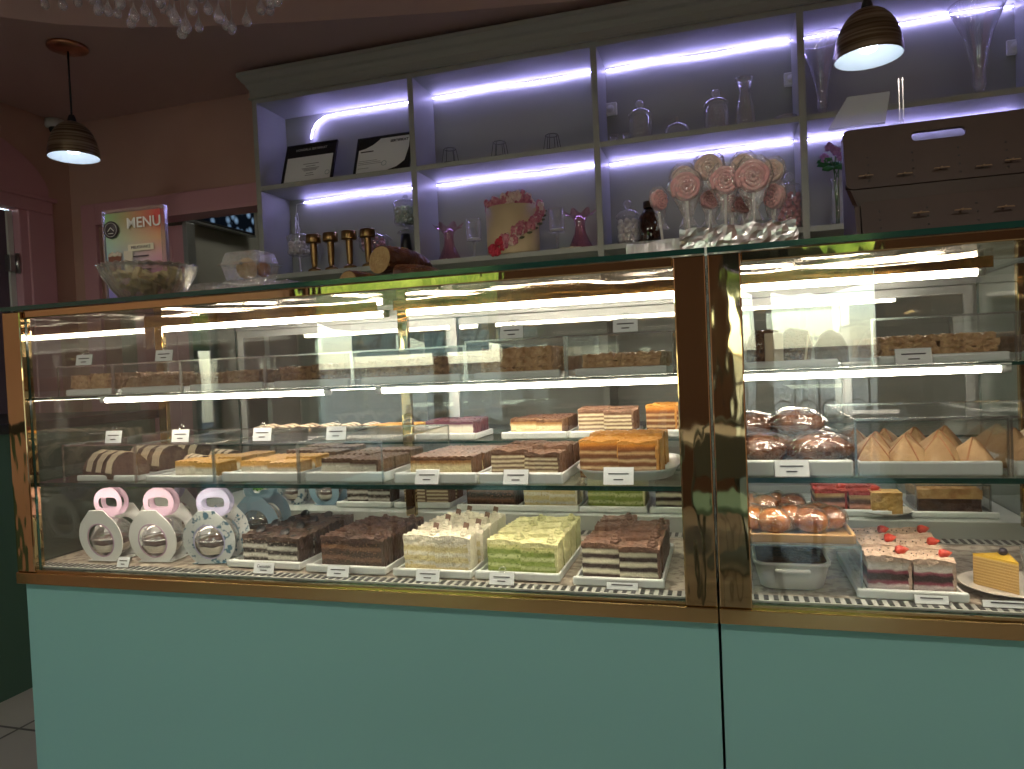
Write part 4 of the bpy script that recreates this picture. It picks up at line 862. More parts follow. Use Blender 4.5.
m = MB(); m.box(.008, Wd-.008, .09, .232, 0, .006); m.box(.008, Wd-.008, .19, .198, .006, .155); m.done('base_board', RK, t)
m = MB()
for k in range(7):
    for j in range(4):
        for M_, z_ in ((MU, .015+.018*j), (ML, .028+.018*j)): m.lathe([(.001, 0), (.0022, 0), (.0022, .0006), (.001, .0006)], 6, M=M_ @ T(.045+k*.085, z_, .0041))
m.done('peg_holes', BLACK, t)['kind'] = 'stuff'
# bare light wood feet of the cake toppers
WD = mat('light_wood', (.24, .15, .08), .6)
def topper(px, py, Y, lab):
    p = atY(px, py, Y); t = thing('topper_foot', lab, 'topper foot', p, 0); m = MB(); m.prism([(-.015, 0), (.015, 0), (.013, .0025), (-.013, .0025)], -.001, .001, RX); m.done('foot', WD, t)
    MB().box(-.0015, .0015, -.002, .012, .001, .004).done('peg', WD, t); return t
for i, (px, py) in enumerate(((866, 176), (905, 174), (942, 168), (984, 166), (1013, 160))): topper(px, py, .383, ['first', 'second', 'third', 'fourth', 'fifth'][i]+' light wood foot from the left on the upper board of the rack')
for i, (px, py) in enumerate(((921, 213), (963, 210), (1006, 207))): topper(px, py, .281, ['left', 'middle', 'right'][i]+' light wood foot on the lower board of the rack')

# ================================================================== CAKES
DK, BRN, WHT, CRM = (.020, .013, .010), (.085, .036, .016), (.62, .60, .52), (.66, .56, .36)
K = {}
K['oreo'] = layers('oreo_layers', bands([(1, DK), (.7, WHT), (1.1, DK), (.7, (.5, .5, .44)), (1, DK), (.6, BRN)]), .06, 16, fleck=(.34, .30, .24))
K['brownie'] = layers('brownie_layers', bands([(1.2, (.04, .018, .010)), (.5, (.15, .07, .04)), (1.2, (.038, .017, .010)), (.5, (.16, .075, .04)), (1, (.045, .02, .012))]), .05, 14, fleck=(.22, .12, .07))
K['vanilla'] = layers('vanilla_layers', bands([(.8, (.66, .55, .28)), (.35, WHT), (.9, (.62, .54, .28)), (.4, (.72, .70, .58)), (.8, (.60, .52, .26)), (1, (.76, .72, .58))]), .05, 18, fleck=(.48, .38, .16))
K['pistachio'] = layers('pistachio_layers', bands([(.9, (.24, .30, .06)), (.35, (.56, .60, .30)), (.9, (.25, .32, .07)), (.4, (.56, .60, .30)), (.9, (.23, .30, .06)), (.9, (.66, .64, .28))]), .05, 16, fleck=(.14, .22, .03))
K['zebra'] = layers('zebra_layers', bands([(.8, (.03, .014, .01)), (.7, (.70, .66, .50)), (.9, (.03, .014, .01)), (.7, (.70, .66, .50)), (.9, (.03, .014, .01)), (.7, (.64, .60, .44)), (.5, BRN)]), .04, 12)
K['cheese'] = layers('cheesecake_layers', bands([(.4, (.10, .045, .02)), (3.2, (.72, .62, .36)), (.5, (.30, .15, .05)), (.7, (.10, .04, .02))]), .05, 30)
K['cream_choc'] = layers('cream_choc_layers', bands([(.4, (.3, .2, .12)), (3.0, (.70, .67, .56)), (.8, (.09, .045, .03))]), .04, 20)
K['honey'] = layers('honey_layers', [(i/14, c) for i, c in enumerate([(.10, .035, .012), (.40, .28, .15), (.12, .045, .015), (.12, .045, .015), (.46, .34, .19), (.12, .045, .015), (.14, .05, .015), (.46, .34, .19), (.12, .045, .015), (.14, .05, .015), (.42, .28, .14), (.15, .05, .012), (.22, .075, .015), (.42, .16, .02), (.50, .20, .02)])], .035, 12)
K['napoleon'] = layers('thin_layers', [(i/12, (.70, .60, .40) if i % 2 == 0 else (.10, .04, .018)) for i in range(12)]+[(1, (.10, .045, .02))], .03, 12)
K['yellow'] = layers('caramel_layers', bands([(.4, (.4, .3, .2)), (2.6, (.74, .70, .58)), (1, (.62, .34, .08))]), .04, 20)
K['berry'] = layers('berry_layers', bands([(.5, (.035, .015, .012)), (.8, (.66, .56, .54)), (.25, (.26, .05, .08)), (1.2, (.03, .014, .012)), (.25, (.26, .06, .09)), (.8, (.72, .66, .60)), (.6, (.60, .50, .40))]), .08, 14)
K['berry2'] = layers('berry_biscuit_layers', bands([(.8, (.09, .04, .025)), (.7, (.66, .34, .28)), (1.1, (.10, .05, .035)), (1, (.64, .44, .22))]), .05, 14)
K['plum'] = layers('plum_layers', bands([(.3, (.3, .2, .15)), (2.6, (.70, .66, .54)), (.8, (.10, .03, .05))]), .05, 20)
COATS = dict(oreo=(.09, .055, .04), brownie=(.085, .038, .022), vanilla=(.78, .73, .58), pistachio=(.68, .66, .34), zebra=(.17, .085, .05), cheese=(.20, .10, .05), cream_choc=(.16, .09, .05), honey=(.46, .21, .035), napoleon=(.18, .095, .055), yellow=(.62, .34, .07), berry=(.62, .45, .34), berry2=(.40, .05, .04), plum=(.13, .04, .05))
COAT = {k: mat(k+'_coating', c, .5, c2=tuple(v*.6 for v in c) if max(c) < .3 else tuple(v*.86 for v in c), scale=70, bump=.5, bscale=120) for k, c in COATS.items()}
WAFER2 = mat('dark_wafer', (.16, .09, .06), .5); BERRY = mat('strawberry', (.52, .03, .02), .35, c2=(.6, .10, .05), scale=60, bump=.4); BLUEB = mat('blueberry', (.02, .015, .03), .4)
def slice_(kind, label, w=.078, d=.062, h=.066):
    t = thing(kind_names[kind], label, 'cake slice'); random.seed(hash_(kind))
    m = MB(); m.lump(-w/2, w/2-.004, -d/2, d/2, 0, h, (10, 8, 9), .0016, 110, topamp=.001); m.done('layers', K[kind], t)
    m = MB()
    if kind in ('honey', 'napoleon'):
        m.lump(-w/2-.001, w/2, -d/2, d/2, h-.001, h+.005, (18, 12, 2), .0013, 150, ridge=lambda u, v: .0022*math.sin(u*9+v*22)); m.lump(w/2-.005, w/2, -d/2, d/2, .002, h+.002, (2, 10, 8), .002, 160)
    elif kind in ('cheese', 'cream_choc', 'yellow', 'plum'):
        m.lump(-w/2, w/2, -d/2, d/2, h-.002, h+.0035, (14, 10, 2), .0009, 70, ridge=lambda u, v: .0012*math.sin(u*30)); m.lump(w/2-.005, w/2, -d/2, d/2, .0, h+.001, (2, 8, 6), .0012, 90)
    else:
        m.lump(-w/2-.001, w/2+.001, -d/2-.001, d/2, h-.003, h+.005, (22, 16, 3), .0016, 120, topamp=.002, ridge=lambda u, v: .003*math.sin(v*17+u*4)*(1 if kind != 'oreo' else .4)); m.lump(w/2-.005, w/2+.0005, -d/2, d/2, .001, h+.002, (2, 10, 8), .0018, 120)
    m.done('topping', COAT[kind], t)
    if kind in ('pistachio', 'zebra', 'brownie', 'vanilla'):
        m = MB(); cx, cy = w*.32, -d*.18
        for q, (r, z) in enumerate(((.0095, .008), (.0075, .013), (.0045, .017))): m.lathe([(r, z-.004), (r*1.15, z-.001), (r, z+.0025), (.001, z+.003)], 18, c=(cx, cy, h), wav=lambda a, rr, zz, k: (rr*(1+.18*math.cos(a*6+zz*400)), zz))
        m.done('rosette', COAT[kind], t)
    if kind == 'vanilla':
        MB().box(-.006, .006, -.0022, .0022, 0, .02, bev=.001, M=T(w*.30, -d*.1, h+.010) @ Matrix.Rotation(.25, 4, 'Y')).done('wafer_stick', WAFER2, t, 'dark wafer piece stuck in the cream')
    if kind == 'oreo':
        m = MB(); m.lathe([(.001, 0), (.011, 0), (.012, .002), (.011, .004), (.001, .004)], 16, M=T(-w*.2, d*.1, h+.008) @ Matrix.Rotation(.7, 4, 'X')); m.lathe([(.001, 0), (.008, 0), (.009, .003), (.001, .004)], 12, M=T(w*.22, -.01, h+.004)); m.done('biscuit_crumbs', BLACK, t)
    if kind in ('berry', 'berry2'):
        m = MB(); m.lathe([(.0005, .02), (.005, .014), (.009, .006), (.008, .0), (.001, -.003)], 12, M=T(w*.25, -.006, h+.010) @ Matrix.Rotation(1.4, 4, 'Y')); m.done('strawberry', BERRY, t)
        m = MB()
        for q in range(14): m.ball((random.uniform(-.45, .35)*w, random.uniform(-.45, .45)*d, h+.006), .0013, sub=1)
        m.done('chocolate_drops', BLACK, t)
    return t
kind_names = dict(oreo='cookie_cake_slice', brownie='chocolate_cake_slice', vanilla='vanilla_cake_slice', pistachio='pistachio_cake_slice', zebra='striped_cake_slice', cheese='cheesecake_slice', cream_choc='cream_cake_slice', honey='honey_cake_slice', napoleon='layer_cake_slice', yellow='caramel_cake_slice', berry='berry_cake_slice', berry2='berry_cake_slice', plum='plum_cake_slice')
look = dict(oreo='black and white cookie cake slice', brownie='dark chocolate cake slice', vanilla='cream topped vanilla cake slice', pistachio='green pistachio cake slice', zebra='dark and white striped cake slice', cheese='chocolate topped cheesecake slice', cream_choc='white cream slice with chocolate top', honey='orange topped honey cake slice', napoleon='brown and cream thin layered slice', yellow='yellow caramel topped cream slice', berry='berry cake slice with strawberry and dark sponge', berry2='strawberry biscuit cake slice', plum='plum topped cream slice')
def hash_(s): return sum(ord(c)*(i+3) for i, c in enumerate(s))
protos = {}
def tray(x, y, z, w, d, lab, h=.014, rz=0, bar=True):
    t = thing('cake_tray', lab, 'tray', (x, y, z), rz)
    m = MB(); m.box(-w/2+.003, w/2-.003, .004, d-.003, .001, .005); m.done('base', TRAYM, t)
    m = MB(); m.box(-w/2, -w/2+.005, 0, d, .0, h, bev=.0015); m.box(w/2-.005, w/2, 0, d, .0, h, bev=.0015); m.box(-w/2, w/2, d-.005, d, .0, h, bev=.0015); m.done('rim', TRAYM, t)
    if bar:
        m = MB(); m.box(-w/2-.003, w/2+.003, -.004, .006, 0, h+.003, bev=.004, seg=3); m.done('front_edge', TRAYM, t)
    return t
def slab(kind, x, y, z, where, cols=2, rows=3, cw=.076, rd=.066, sz=(.078, .060, .066), stag=.018, trayh=.014, tray_=True, trw=None, trd=None, missing=(), jit=.09):
    W = trw or cols*cw+.012; D = trd or rows*rd+.03
    if tray_: tray(x, y, z, W, D, 'white tray '+where+' under the '+' '.join(look[kind].split()[:2])+' slices', trayh)
    key = (kind,)+tuple(sz); rn = ['front', 'second', 'third', 'fourth', 'fifth']; cn = ['left', 'right'] if cols == 2 else (['middle'] if cols == 1 else ['left', 'centre', 'right'])
    for r in range(rows):
        for c in range(cols):
            if (c, r) in missing: continue
            lab = '%s %s, %s %s' % (look[kind], where, rn[r], cn[c]); random.seed(hash_(lab))
            loc = (x+(c-(cols-1)/2)*cw*.97+random.uniform(-.002, .002)+.004, y+.014+sz[1]/2+r*rd-(stag*c if cols > 1 else 0)+(stag if cols > 1 else 0), z+.0055); rz = random.uniform(-jit, jit)
            if key not in protos: protos[key] = slice_(kind, lab, *sz); put(protos[key], loc, rz)
            else: dup(protos[key], loc, rz, lab, sc=(random.uniform(.93, .99), random.uniform(.9, .97), random.uniform(.93, 1.05)))
def tagcard(px, py, Y, label, z=None, tx=None, w=.044, h=.024, clip=True, tilt=-.35, lines=2):
    p = atY(px, py, Y); zz = p.z-h/2 if z is None else z
    t = thing('price_card', label, 'price tag', (p.x, Y, zz)); t.rotation_euler = (tilt, 0, 0)
    MB().box(-w/2, w/2, -.0012, 0, .001, h).done('card', PAPER, t)
    m = MB(); m.box(-w/2-.001, w/2+.001, .0002, .0016, 0, h+.001); m.done('holder', ACRE, t)
    if clip:
        m = MB(); m.tube([(.007*math.cos(a), .001, h+.005+.006*math.sin(a)) for a in [k*PI/6 for k in range(12)]], .0013, 5, closed=True); m.box(-.004, .004, 0, .003, h-.002, h+.004); m.done('ring_clip', ACRE, t)
    if tx: text('lettering', tx, .0085, T(0, -.0018, h*.66) @ RX, INK, t, ext=.0002)
    else: MB().box(-w*.34, w*.34, -.0018, -.0012, h*.6, h*.6+.0022).done('text_line', INK, t)
    if lines > 1: MB().box(-w*.16, w*.16, -.0018, -.0012, h*.28, h*.28+.0022).done('text_line', INK, t)
    return t
# deck front row, left case
sd = ZD+.0015
slab('oreo', -.975, .07, sd, 'at the left of the deck', rows=4, sz=(.084, .058, .056), rd=.062, cw=.080, trw=.185)
slab('brownie', -.765, .06, sd, 'on the deck, second tray from the left', rows=4, sz=(.080, .05, .058), cw=.080, rd=.058, trw=.185)
slab('vanilla', -.566, .058, sd, 'in the middle of the deck', rows=4, sz=(.080, .056, .066), trw=.168)
slab('pistachio', -.385, .063, sd, 'on the deck, left of the striped cakes', rows=4, sz=(.078, .056, .060), rd=.064, trw=.172)
slab('zebra', -.183, .052, sd, 'at the right end of the left deck', rows=4, sz=(.078, .056, .062), rd=.064, trw=.168)
tagcard(263, 570, .028, 'white price card reading СНИКЕРС before the cookie cakes', ZD+.002, 'Сникерс', w=.05, clip=False)
tagcard(337, 572, .028, 'white price card before the dark chocolate cakes on the deck', ZD+.002, w=.05, clip=False)
tagcard(427, 577, .026, 'white price card before the vanilla cakes on the deck', ZD+.002, w=.05, clip=False)
tagcard(501, 578, .026, 'clipped price card before the pistachio cakes on the deck', ZD+.002, w=.05)
tagcard(622, 587, .03, 'low white price card before the striped cakes on the deck', ZD+.002, w=.058, h=.014, clip=False, lines=1)
tagcard(122, 562, .026, 'small price card before the round gift boxes', ZD+.002, w=.032, clip=False)
# step row, left case
su = ZS+.001
slab('brownie', -.60, .53, su, 'on the rear step behind the vanilla cakes', rows=2, sz=(.076, .056, .060), trw=.17)
slab('vanilla', -.435, .53, su, 'on the rear step, left of the pistachio cakes', rows=2, sz=(.076, .056, .066), trw=.165)
slab('pistachio', -.262, .53, su, 'on the rear step', rows=2, sz=(.078, .056, .066), trw=.168)
slab('zebra', -.088, .53, su, 'on the rear step by the corner post', rows=2, sz=(.076, .056, .066), trw=.158)
slab('napoleon', -.80, .55, su, 'on the step behind the chocolate cakes', rows=2, sz=(.07, .056, .06), trw=.165)
slab('oreo', -.98, .55, su, 'on the step left of the upright', rows=1, sz=(.078, .058, .052), trw=.17)
# middle shelf front row, left case
sm_ = ZM+.0008
slab('cheese', -.545, .05, sm_, 'by the gold upright', rows=3, sz=(.074, .07, .042), rd=.076, trw=.175, trayh=.02)
slab('napoleon', -.365, .05, sm_, 'left of the front honey cake', rows=3, sz=(.076, .06, .052), trw=.165, trayh=.02)
t = thing('serving_dish', 'white dish with upturned rim under the orange honey cake', 'dish', (-.170, .20, sm_)); m = MB()
rw = []
for s_, z in ((.0, .0035), (.75, .0035), (.92, .008), (1.0, .022), (1.03, .024), (.98, .018), (.9, .003), (.74, .0)):
    rw.append([m.b.verts.new((s_*.10*(abs(math.cos(a))**.6)*(1 if math.cos(a) > 0 else -1), s_*.135*(abs(math.sin(a))**.6)*(1 if math.sin(a) > 0 else -1), z)) for a in [2*PI*k/40 for k in range(40)]])
for r0, r1 in zip(rw[1:], rw[2:]):
    for k in range(40): m.b.faces.new((r0[k], r0[(k+1) % 40], r1[(k+1) % 40], r1[k])).smooth = True
m.b.faces.new(rw[1]); m.b.faces.new(rw[-1][::-1]); bmesh.ops.delete(m.b, geom=rw[0], context='VERTS'); m.done('dish', TRAYM, t)
slab('honey', -.182, .075, sm_, 'in the white dish on the middle shelf', rows=4, sz=(.08, .055, .068), rd=.058, stag=.008, tray_=False)
tagcard(426, 476, .035, 'price card on the shelf edge before the cheesecakes', ZM+.002, w=.05, h=.03, clip=False)
tagcard(515, 475, .035, 'price card on the shelf edge before the layered slices', ZM+.002, w=.05, h=.03, clip=False)
tagcard(618, 475, .035, 'larger price card on the shelf edge before the honey cake', ZM+.002, w=.056, h=.034, clip=False)
# rear shelf row, left case
sr = ZRR+.0008
slab('plum', -.70, .50, sr, 'on the rear shelf left of the gold upright', rows=2, sz=(.074, .06, .042), trw=.165, trayh=.016)
slab('cheese', -.455, .50, sr, 'on the rear shelf', rows=3, sz=(.076, .06, .042), trw=.17, trayh=.016)
slab('napoleon', -.275, .50, sr, 'beside the rear honey cake', rows=2, sz=(.076, .06, .060), trw=.165, trayh=.016)
slab('honey', -.095, .50, sr, 'on the rear shelf by the corner post', rows=3, sz=(.076, .056, .066), trw=.165, trayh=.016)
# acrylic covers
def cover(x0, x1, y0, y1, z, h, lab):
    t = thing('acrylic_cover', lab, 'cover', (x0, y0, z)); w, d = x1-x0, y1-y0; e = .0018; m = MB()
    m.box(0, w, 0, .002, 0, h); m.box(0, w, d-.002, d, 0, h); m.box(0, .002, .002, d-.002, 0, h); m.box(w-.002, w, .002, d-.002, 0, h); m.box(0, w, 0, d, h-.002, h); m.done('walls', ACR, t)
    m = MB()
    for X in (0, w):
        for Y in (0, d): m.box(X-e, X+e, Y-e, Y+e, 0, h)
    for Y in (0, d): m.box(0, w, Y-e, Y+e, h-e, h+e)
    for X in (0, w): m.box(X-e, X+e, 0, d, h-e, h+e)
    m.done('polished_edge', ACRE, t); return t
MX = [-1.50, -1.285, -1.07, -.855, -.655]
nmz = ['first acrylic cover from the left on the middle shelf, over striped roll slices', 'second acrylic cover from the left on the middle shelf, over roll ends and caramel slices', 'third acrylic cover from the left on the middle shelf, over caramel slices', 'fourth acrylic cover from the left on the middle shelf, over cream slices']
for i in range(4): cover(MX[i], MX[i+1]-.004, .045, .42, sm_, .088, nmz[i])
# striped chocolate rolls
ROLL = mat('roll_chocolate', (.06, .028, .018), .5, c2=(.12, .07, .05), scale=50, bump=.7, bscale=90); STRIPE = mat('roll_cream_stripe', (.72, .60, .42), .5)
def roll(loc, lab, rz=0, s=1):
    t = thing('striped_roll_slice', lab, 'roll slice', loc, rz); m = MB(); n = 20; w = .105; r0 = .034
    for sec in range(1):
        prof_ = [(x_, z_) for x_, z_ in [(-.036, 0), (-.037, .014), (-.030, .030), (-.018, .042), (0, .047), (.018, .042), (.030, .030), (.037, .014), (.036, 0)]]
        m.prism(prof_, -w/2, w/2, RX)
    o = m.done('roll', ROLL, t)
    for k in range(3):
        m = MB(); a0 = -.03+k*.026
        pts = [(a0+.010*q/5.+.010*(q/5.), 0, 0) for q in range(6)]
        A = [(-.0375+.0, .012), (-.0305, .0305), (-.018, .0428), (0, .0478), (.018, .0428), (.0305, .0305), (.0375, .013)]
        vs = []
        for q, (x_, z_) in enumerate(A): y_ = -w/2-.002+k*.036+q*.0045; vs.append((m.b.verts.new((x_, y_, z_+.001)), m.b.verts.new((x_, y_+.020, z_+.001)), m.b.verts.new((x_*.97, y_, z_-.002)), m.b.verts.new((x_*.97, y_+.020, z_-.002))))
        for a, b in zip(vs, vs[1:]): m.b.faces.new((a[0], b[0], b[1], a[1])); m.b.faces.new((a[2], a[3], b[3], b[2])); m.b.faces.new((a[0], a[2], b[2], b[0])); m.b.faces.new((a[1], b[1], b[3], a[3]))
        m.b.faces.new((vs[0][0], vs[0][1], vs[0][3], vs[0][2])); m.b.faces.new((vs[-1][0], vs[-1][2], vs[-1][3], vs[-1][1])); m.done('cream_stripe', STRIPE, t)
    t.scale = (s,)*3; return t
tray(-1.39, .06, sm_, .165, .33, 'beige tray under the striped rolls in the first acrylic cover', .012)
rp = roll((-1.415, .115, sm_+.0055), 'cream striped chocolate roll at the front of the first acrylic cover', math.radians(72), 1.28)
dup(rp, (-1.40, .23, sm_+.0055), math.radians(80), 'cream striped chocolate roll in the middle of the first acrylic cover'); dup(rp, (-1.39, .345, sm_+.0055), math.radians(80), 'cream striped chocolate roll at the back of the first acrylic cover')
tray(-1.175, .06, sm_, .19, .33, 'white tray in the second acrylic cover', .012)
dup(rp, (-1.235, .19, sm_+.0055), math.radians(60), 'chocolate roll end at the back left of the second acrylic cover', sc=.85); dup(rp, (-1.235, .29, sm_+.0055), math.radians(70), 'chocolate roll end at the very back of the second acrylic cover', sc=.85)
slab('yellow', -1.155, .06, sm_, 'in the second acrylic cover', cols=2, rows=3, sz=(.066, .07, .034), cw=.068, rd=.076, tray_=False, jit=.15, missing=((0, 2),))
slab('yellow', -.965, .06, sm_, 'in the third acrylic cover', cols=2, rows=2, sz=(.078, .07, .034), cw=.08, rd=.076, trw=.19, trayh=.02, jit=.12)
slab('cream_choc', -.96, .235, sm_, 'at the back of the third acrylic cover', cols=2, rows=2, sz=(.078, .07, .036), cw=.08, rd=.078, tray_=False, jit=.12)
slab('cream_choc', -.757, .06, sm_, 'in the fourth acrylic cover', cols=2, rows=3, sz=(.074, .07, .038), cw=.078, rd=.078, trw=.18, trayh=.02)
# more striped rolls on the rear shelf
for k in range(6): dup(rp, (-1.33+k*.070, .60, sr), math.radians(8), ['first', 'second', 'third', 'fourth', 'fifth', 'sixth'][k]+' striped roll slice from the left on the rear shelf', sc=(.9, 1, .9))
slab('yellow', -.88, .50, sr, 'on the rear shelf right of the striped rolls', cols=2, rows=2, sz=(.07, .06, .032), cw=.074, trw=.17)
for i, (px, py, s_) in enumerate(((113, 444, 'first'), (180, 443, 'second'), (262, 445, 'third'), (336, 444, 'fourth'))): tagcard(px, py, .06, 'clipped price card standing on the %s acrylic cover of the middle shelf' % s_, sm_+.09, w=.046, h=.030, tilt=-.2)
# upper shelf boxes with nut and brittle stacks
NUT = mat('nut_brittle', (.42, .24, .11), .5, c2=(.66, .44, .24), scale=70, bump=1, bscale=110); NUT2 = mat('pale_sticks', (.42, .30, .17), .6, c2=(.26, .15, .07), scale=60, bump=1, bscale=110); NUTD = mat('dark_brittle', (.2, .11, .06), .5, c2=(.42, .26, .14), scale=70, bump=1, bscale=110)
def stack(x, y, z, w, d, h, n, lab, mt, name='brittle_stack', cat='pastry'):
    t = thing(name, lab, cat, (x, y, z)); random.seed(hash_(lab))
    for q in range(n):
        m = MB(); h0 = h*q/n; o_ = random.uniform(-.004, .004); m.lump(-w/2+o_, w/2+o_, -d/2, d/2, 0, h/n*.98, (int(w/.006), int(d/.012)+2, 2), .0042, 120, ridge=lambda u, v: .002*math.sin(u*26+q)); o = m.done('sheet', mt, t); o.location.z = h0
    return t
suz = ZU+.0008
UX = [-1.50, -1.335, -1.145, -.925, -.715, -.465, -.262, -.06]
un = ['first', 'second', 'third', 'fourth', 'fifth', 'sixth', 'seventh']
cont = [(NUT, .044, 'brown brittle'), (NUT2, .036, 'pale stick cake'), (NUT2, .036, 'pale stick cake'), (NUTD, .042, 'dark nut cake'), (NUTD, .046, 'dark nut cake'), (NUT, .056, 'brown stick cake'), (NUT, .036, 'brown crumb cake')]
for i in range(7):
    x0, x1 = UX[i], UX[i+1]-.004; xm = (x0+x1)/2; w = x1-x0
    cover(x0, x1, .045, .40, suz, .070 if i < 5 else .078, un[i]+' acrylic cover from the left on the top shelf')
    tray(xm, .055, suz, w-.03, .32, 'pale tray in the %s acrylic cover of the top shelf' % un[i], .013)
    mt, h, nm_ = cont[i]
    for c in range(2):
        for r in range(3): stack(xm+(-.25+.5*c)*(w-.05), .10+r*.10, suz+.0055, (w-.055)/2, .085, h-.003*(c == 0)*(i < 5), 3, '%s piece in the %s top shelf cover, %s %s' % (nm_, un[i], ['front', 'middle', 'back'][r], ['left', 'right'][c]), mt)
for i, px, py in ((0, 83, 357), (1, 163, 353), (5, 511, 329), (6, 625, 322)): tagcard(px, py, .06, 'clipped price card on the %s top shelf cover' % un[i], suz+(.072 if i < 5 else .080), w=.046, h=.026, tilt=-.2)
# round dessert gift boxes
LIL = mat('lilac_card', srgb(196, 168, 190), .6); WC = mat('white_card', srgb(236, 238, 235), .6); BLC = mat('blue_card', srgb(150, 180, 200), .6)
FLO = mat('floral_card', srgb(200, 206, 206), .6, c2=srgb(70, 110, 130), scale=75, contrast=(.55, .6))
def gift(x, y, z, lab, fm, hm, rz=0, s=1, order=0):
    t = thing('dessert_gift_box', lab, 'gift box', (x, y, z), rz); R = .055
    # outline of the carton: round body narrowing into a round handle, drawn as one continuous plate with two holes
    n = 48; outer = []; inner = []
    for k in range(n):
        a = 2*PI*k/n-PI/2
        bx, bz = .062*math.cos(a), .056+.064*math.sin(a)
        if math.sin(a) > .45:
            u = (math.sin(a)-.45)/.55; sgn = 1 if math.cos(a) > 0 else -1; bx = sgn*(.020+.036*(1-u)**1.15)*(1 if u < 1 else 0); bz = .056+.064*.45+.042*u**.75
        if bz < .002: bz = .0
        outer.append((bx, max(bz, 0))); inner.append((.036*math.cos(a), .052+.040*math.sin(a)))
    for sy in (-1, 1):
        m = MB(); M_ = T(0, sy*.030, 0) @ Matrix.Rotation(-sy*.14, 4, 'X') @ RX
        m.ring(outer, inner, -.0008, .0008, M_); m.done('side_panel', fm, t)
    ho = [(.041*math.cos(2*PI*k/32), .137+.036*math.sin(2*PI*k/32)) for k in range(32)]
    hi_ = [(.027*(abs(math.cos(q))**.5)*(1 if math.cos(q) > 0 else -1), .136+.0135*(abs(math.sin(q))**.6)*(1 if math.sin(q) > 0 else -1)) for q in [2*PI*k/32 for k in range(32)]]
    m = MB(); m.ring(ho, hi_, -.0008, .0008, T(0, -.011, 0) @ RX); m.ring(ho, hi_, -.0008, .0008, T(0, .011, 0) @ RX); m.done('handle', hm, t, 'round carton handle with a finger slot')
    rp_, ri_ = [(.038*math.cos(2*PI*k/32), .052+.042*math.sin(2*PI*k/32)) for k in range(32)], [(.035*math.cos(2*PI*k/32), .052+.039*math.sin(2*PI*k/32)) for k in range(32)]
    m = MB(); m.ring(rp_, ri_, -.0004, .0004, T(0, -.0315, 0) @ Matrix.Rotation(.14, 4, 'X') @ RX); m.done('window_rim', hm, t)
    m = MB(); m.box(-.045, .045, -.034, .034, .0, .0016); m.done('carton_floor', fm, t)
    c = .052
    MB().lathe([(.001, c-.048)]+[(.047*math.cos(q), c+.047*math.sin(q)) for q in [-PI/2+PI*k/16 for k in range(1, 16)]]+[(.001, c+.047)], 28, M=Matrix.Diagonal((1, 1, 1, 1))).done('clear_sphere', JAR, t)
    MB().tube([(.049*math.cos(2*PI*k/28), .049*math.sin(2*PI*k/28), c+.002) for k in range(28)], .0022, 5, closed=True).done('sphere_seam', ACRE, t)
    MB().lathe([(.001, c-.045), (.022, c-.041), (.036, c-.030), (.001, c-.030)], 24).done('chocolate_base', CHOC, t)
    MB().lathe([(.036, c-.0305), (.0435, c-.012), (.001, c-.012)], 24).done('cream_layer', CREAM, t)
    m = MB(); m.lathe([(.0435, c-.0125), (.045, c-.002), (.03, c+.002), (.001, c+.004)], 24, wav=lambda a, r, z, k: (r, z+.0015*math.cos(a*7))); m.done('chocolate_top', CHOC, t)
    t.scale = (s,)*3; return t
gift(-1.425, .105, sd, 'round dessert in a white carton with pink handle, leftmost at the front', WC, LIL, math.radians(2))
gift(-1.285, .115, sd, 'round dessert in a white carton with pink handle, second at the front', WC, LIL, math.radians(6))
gift(-1.135, .12, sd, 'round dessert in a flower printed carton with lilac handle', FLO, mat('lavender_card', srgb(172, 170, 200), .6), math.radians(12))
gift(-1.43, .30, sd, 'round dessert in a carton with lilac handle, behind the front pair', WC, MATS['lavender_card'], math.radians(5))
gift(-1.14, .30, sd, 'round dessert in a pale blue carton behind the flower printed one', BLC, BLC, math.radians(10))
gift(-1.235, .60, su, 'round dessert in a white floral carton on the rear step', FLO, FLO, 0, .8); gift(-1.12, .60, su, 'round dessert in a light blue carton on the rear step', BLC, BLC, 0, .8)
t = thing('potted_plant', 'small green plant in a white pot on the rear step', 'plant', (-1.38, .60, su)); MB().lathe([(.001, 0), (.028, 0), (.034, .04), (.03, .04), (.001, .036)], 18).done('pot', WHITE, t)
m = MB(); random.seed(9)
for k in range(60): a = random.random()*6.28; r = random.random()*.04; m.ball((r*math.cos(a), r*math.sin(a), .045+random.random()*.05), .008, (1, .5, 1.2), 1)
m.done('leaves', mat('bright_leaf', (.16, .42, .04), .6), t)['kind'] = 'stuff'

# ------------------------------------------------------------------ right case
zr_ = .983+.0008
# top shelf
BUNN = mat('nut_crust', (.26, .12, .045), .5, c2=(.08, .03, .012), scale=120, bump=1, bscale=200)
tray(.135, .055, suz, .15, .26, 'white tray under the nut rolls on the right top shelf', .012)
for i, (x, rz, tl) in enumerate(((.098, .1, .0), (.150, -.15, .15))):
    t = thing('nut_roll', 'upright nut crusted roll on the right top shelf, '+['left', 'right'][i], 'pastry', (x+.0, .14+.03*i, suz+.0055), rz); t.rotation_euler = (0, tl, rz)
    m = MB(); m.lump(-.026, .026, -.05, .05, 0, .066, (10, 12, 12), .004, 90); 
    for v in m.b.verts: q = v.co; s_ = 1-.35*max(0, (q.z-.035)/.03)**2; v.co.x *= s_; v.co.y *= s_
    m.done('crust', BUNN, t); MB().box(-.004+.028*i-.004, .004+.02, -.052, -.049, .004, .06, bev=.001).done('cream_band', STRIPE, t)
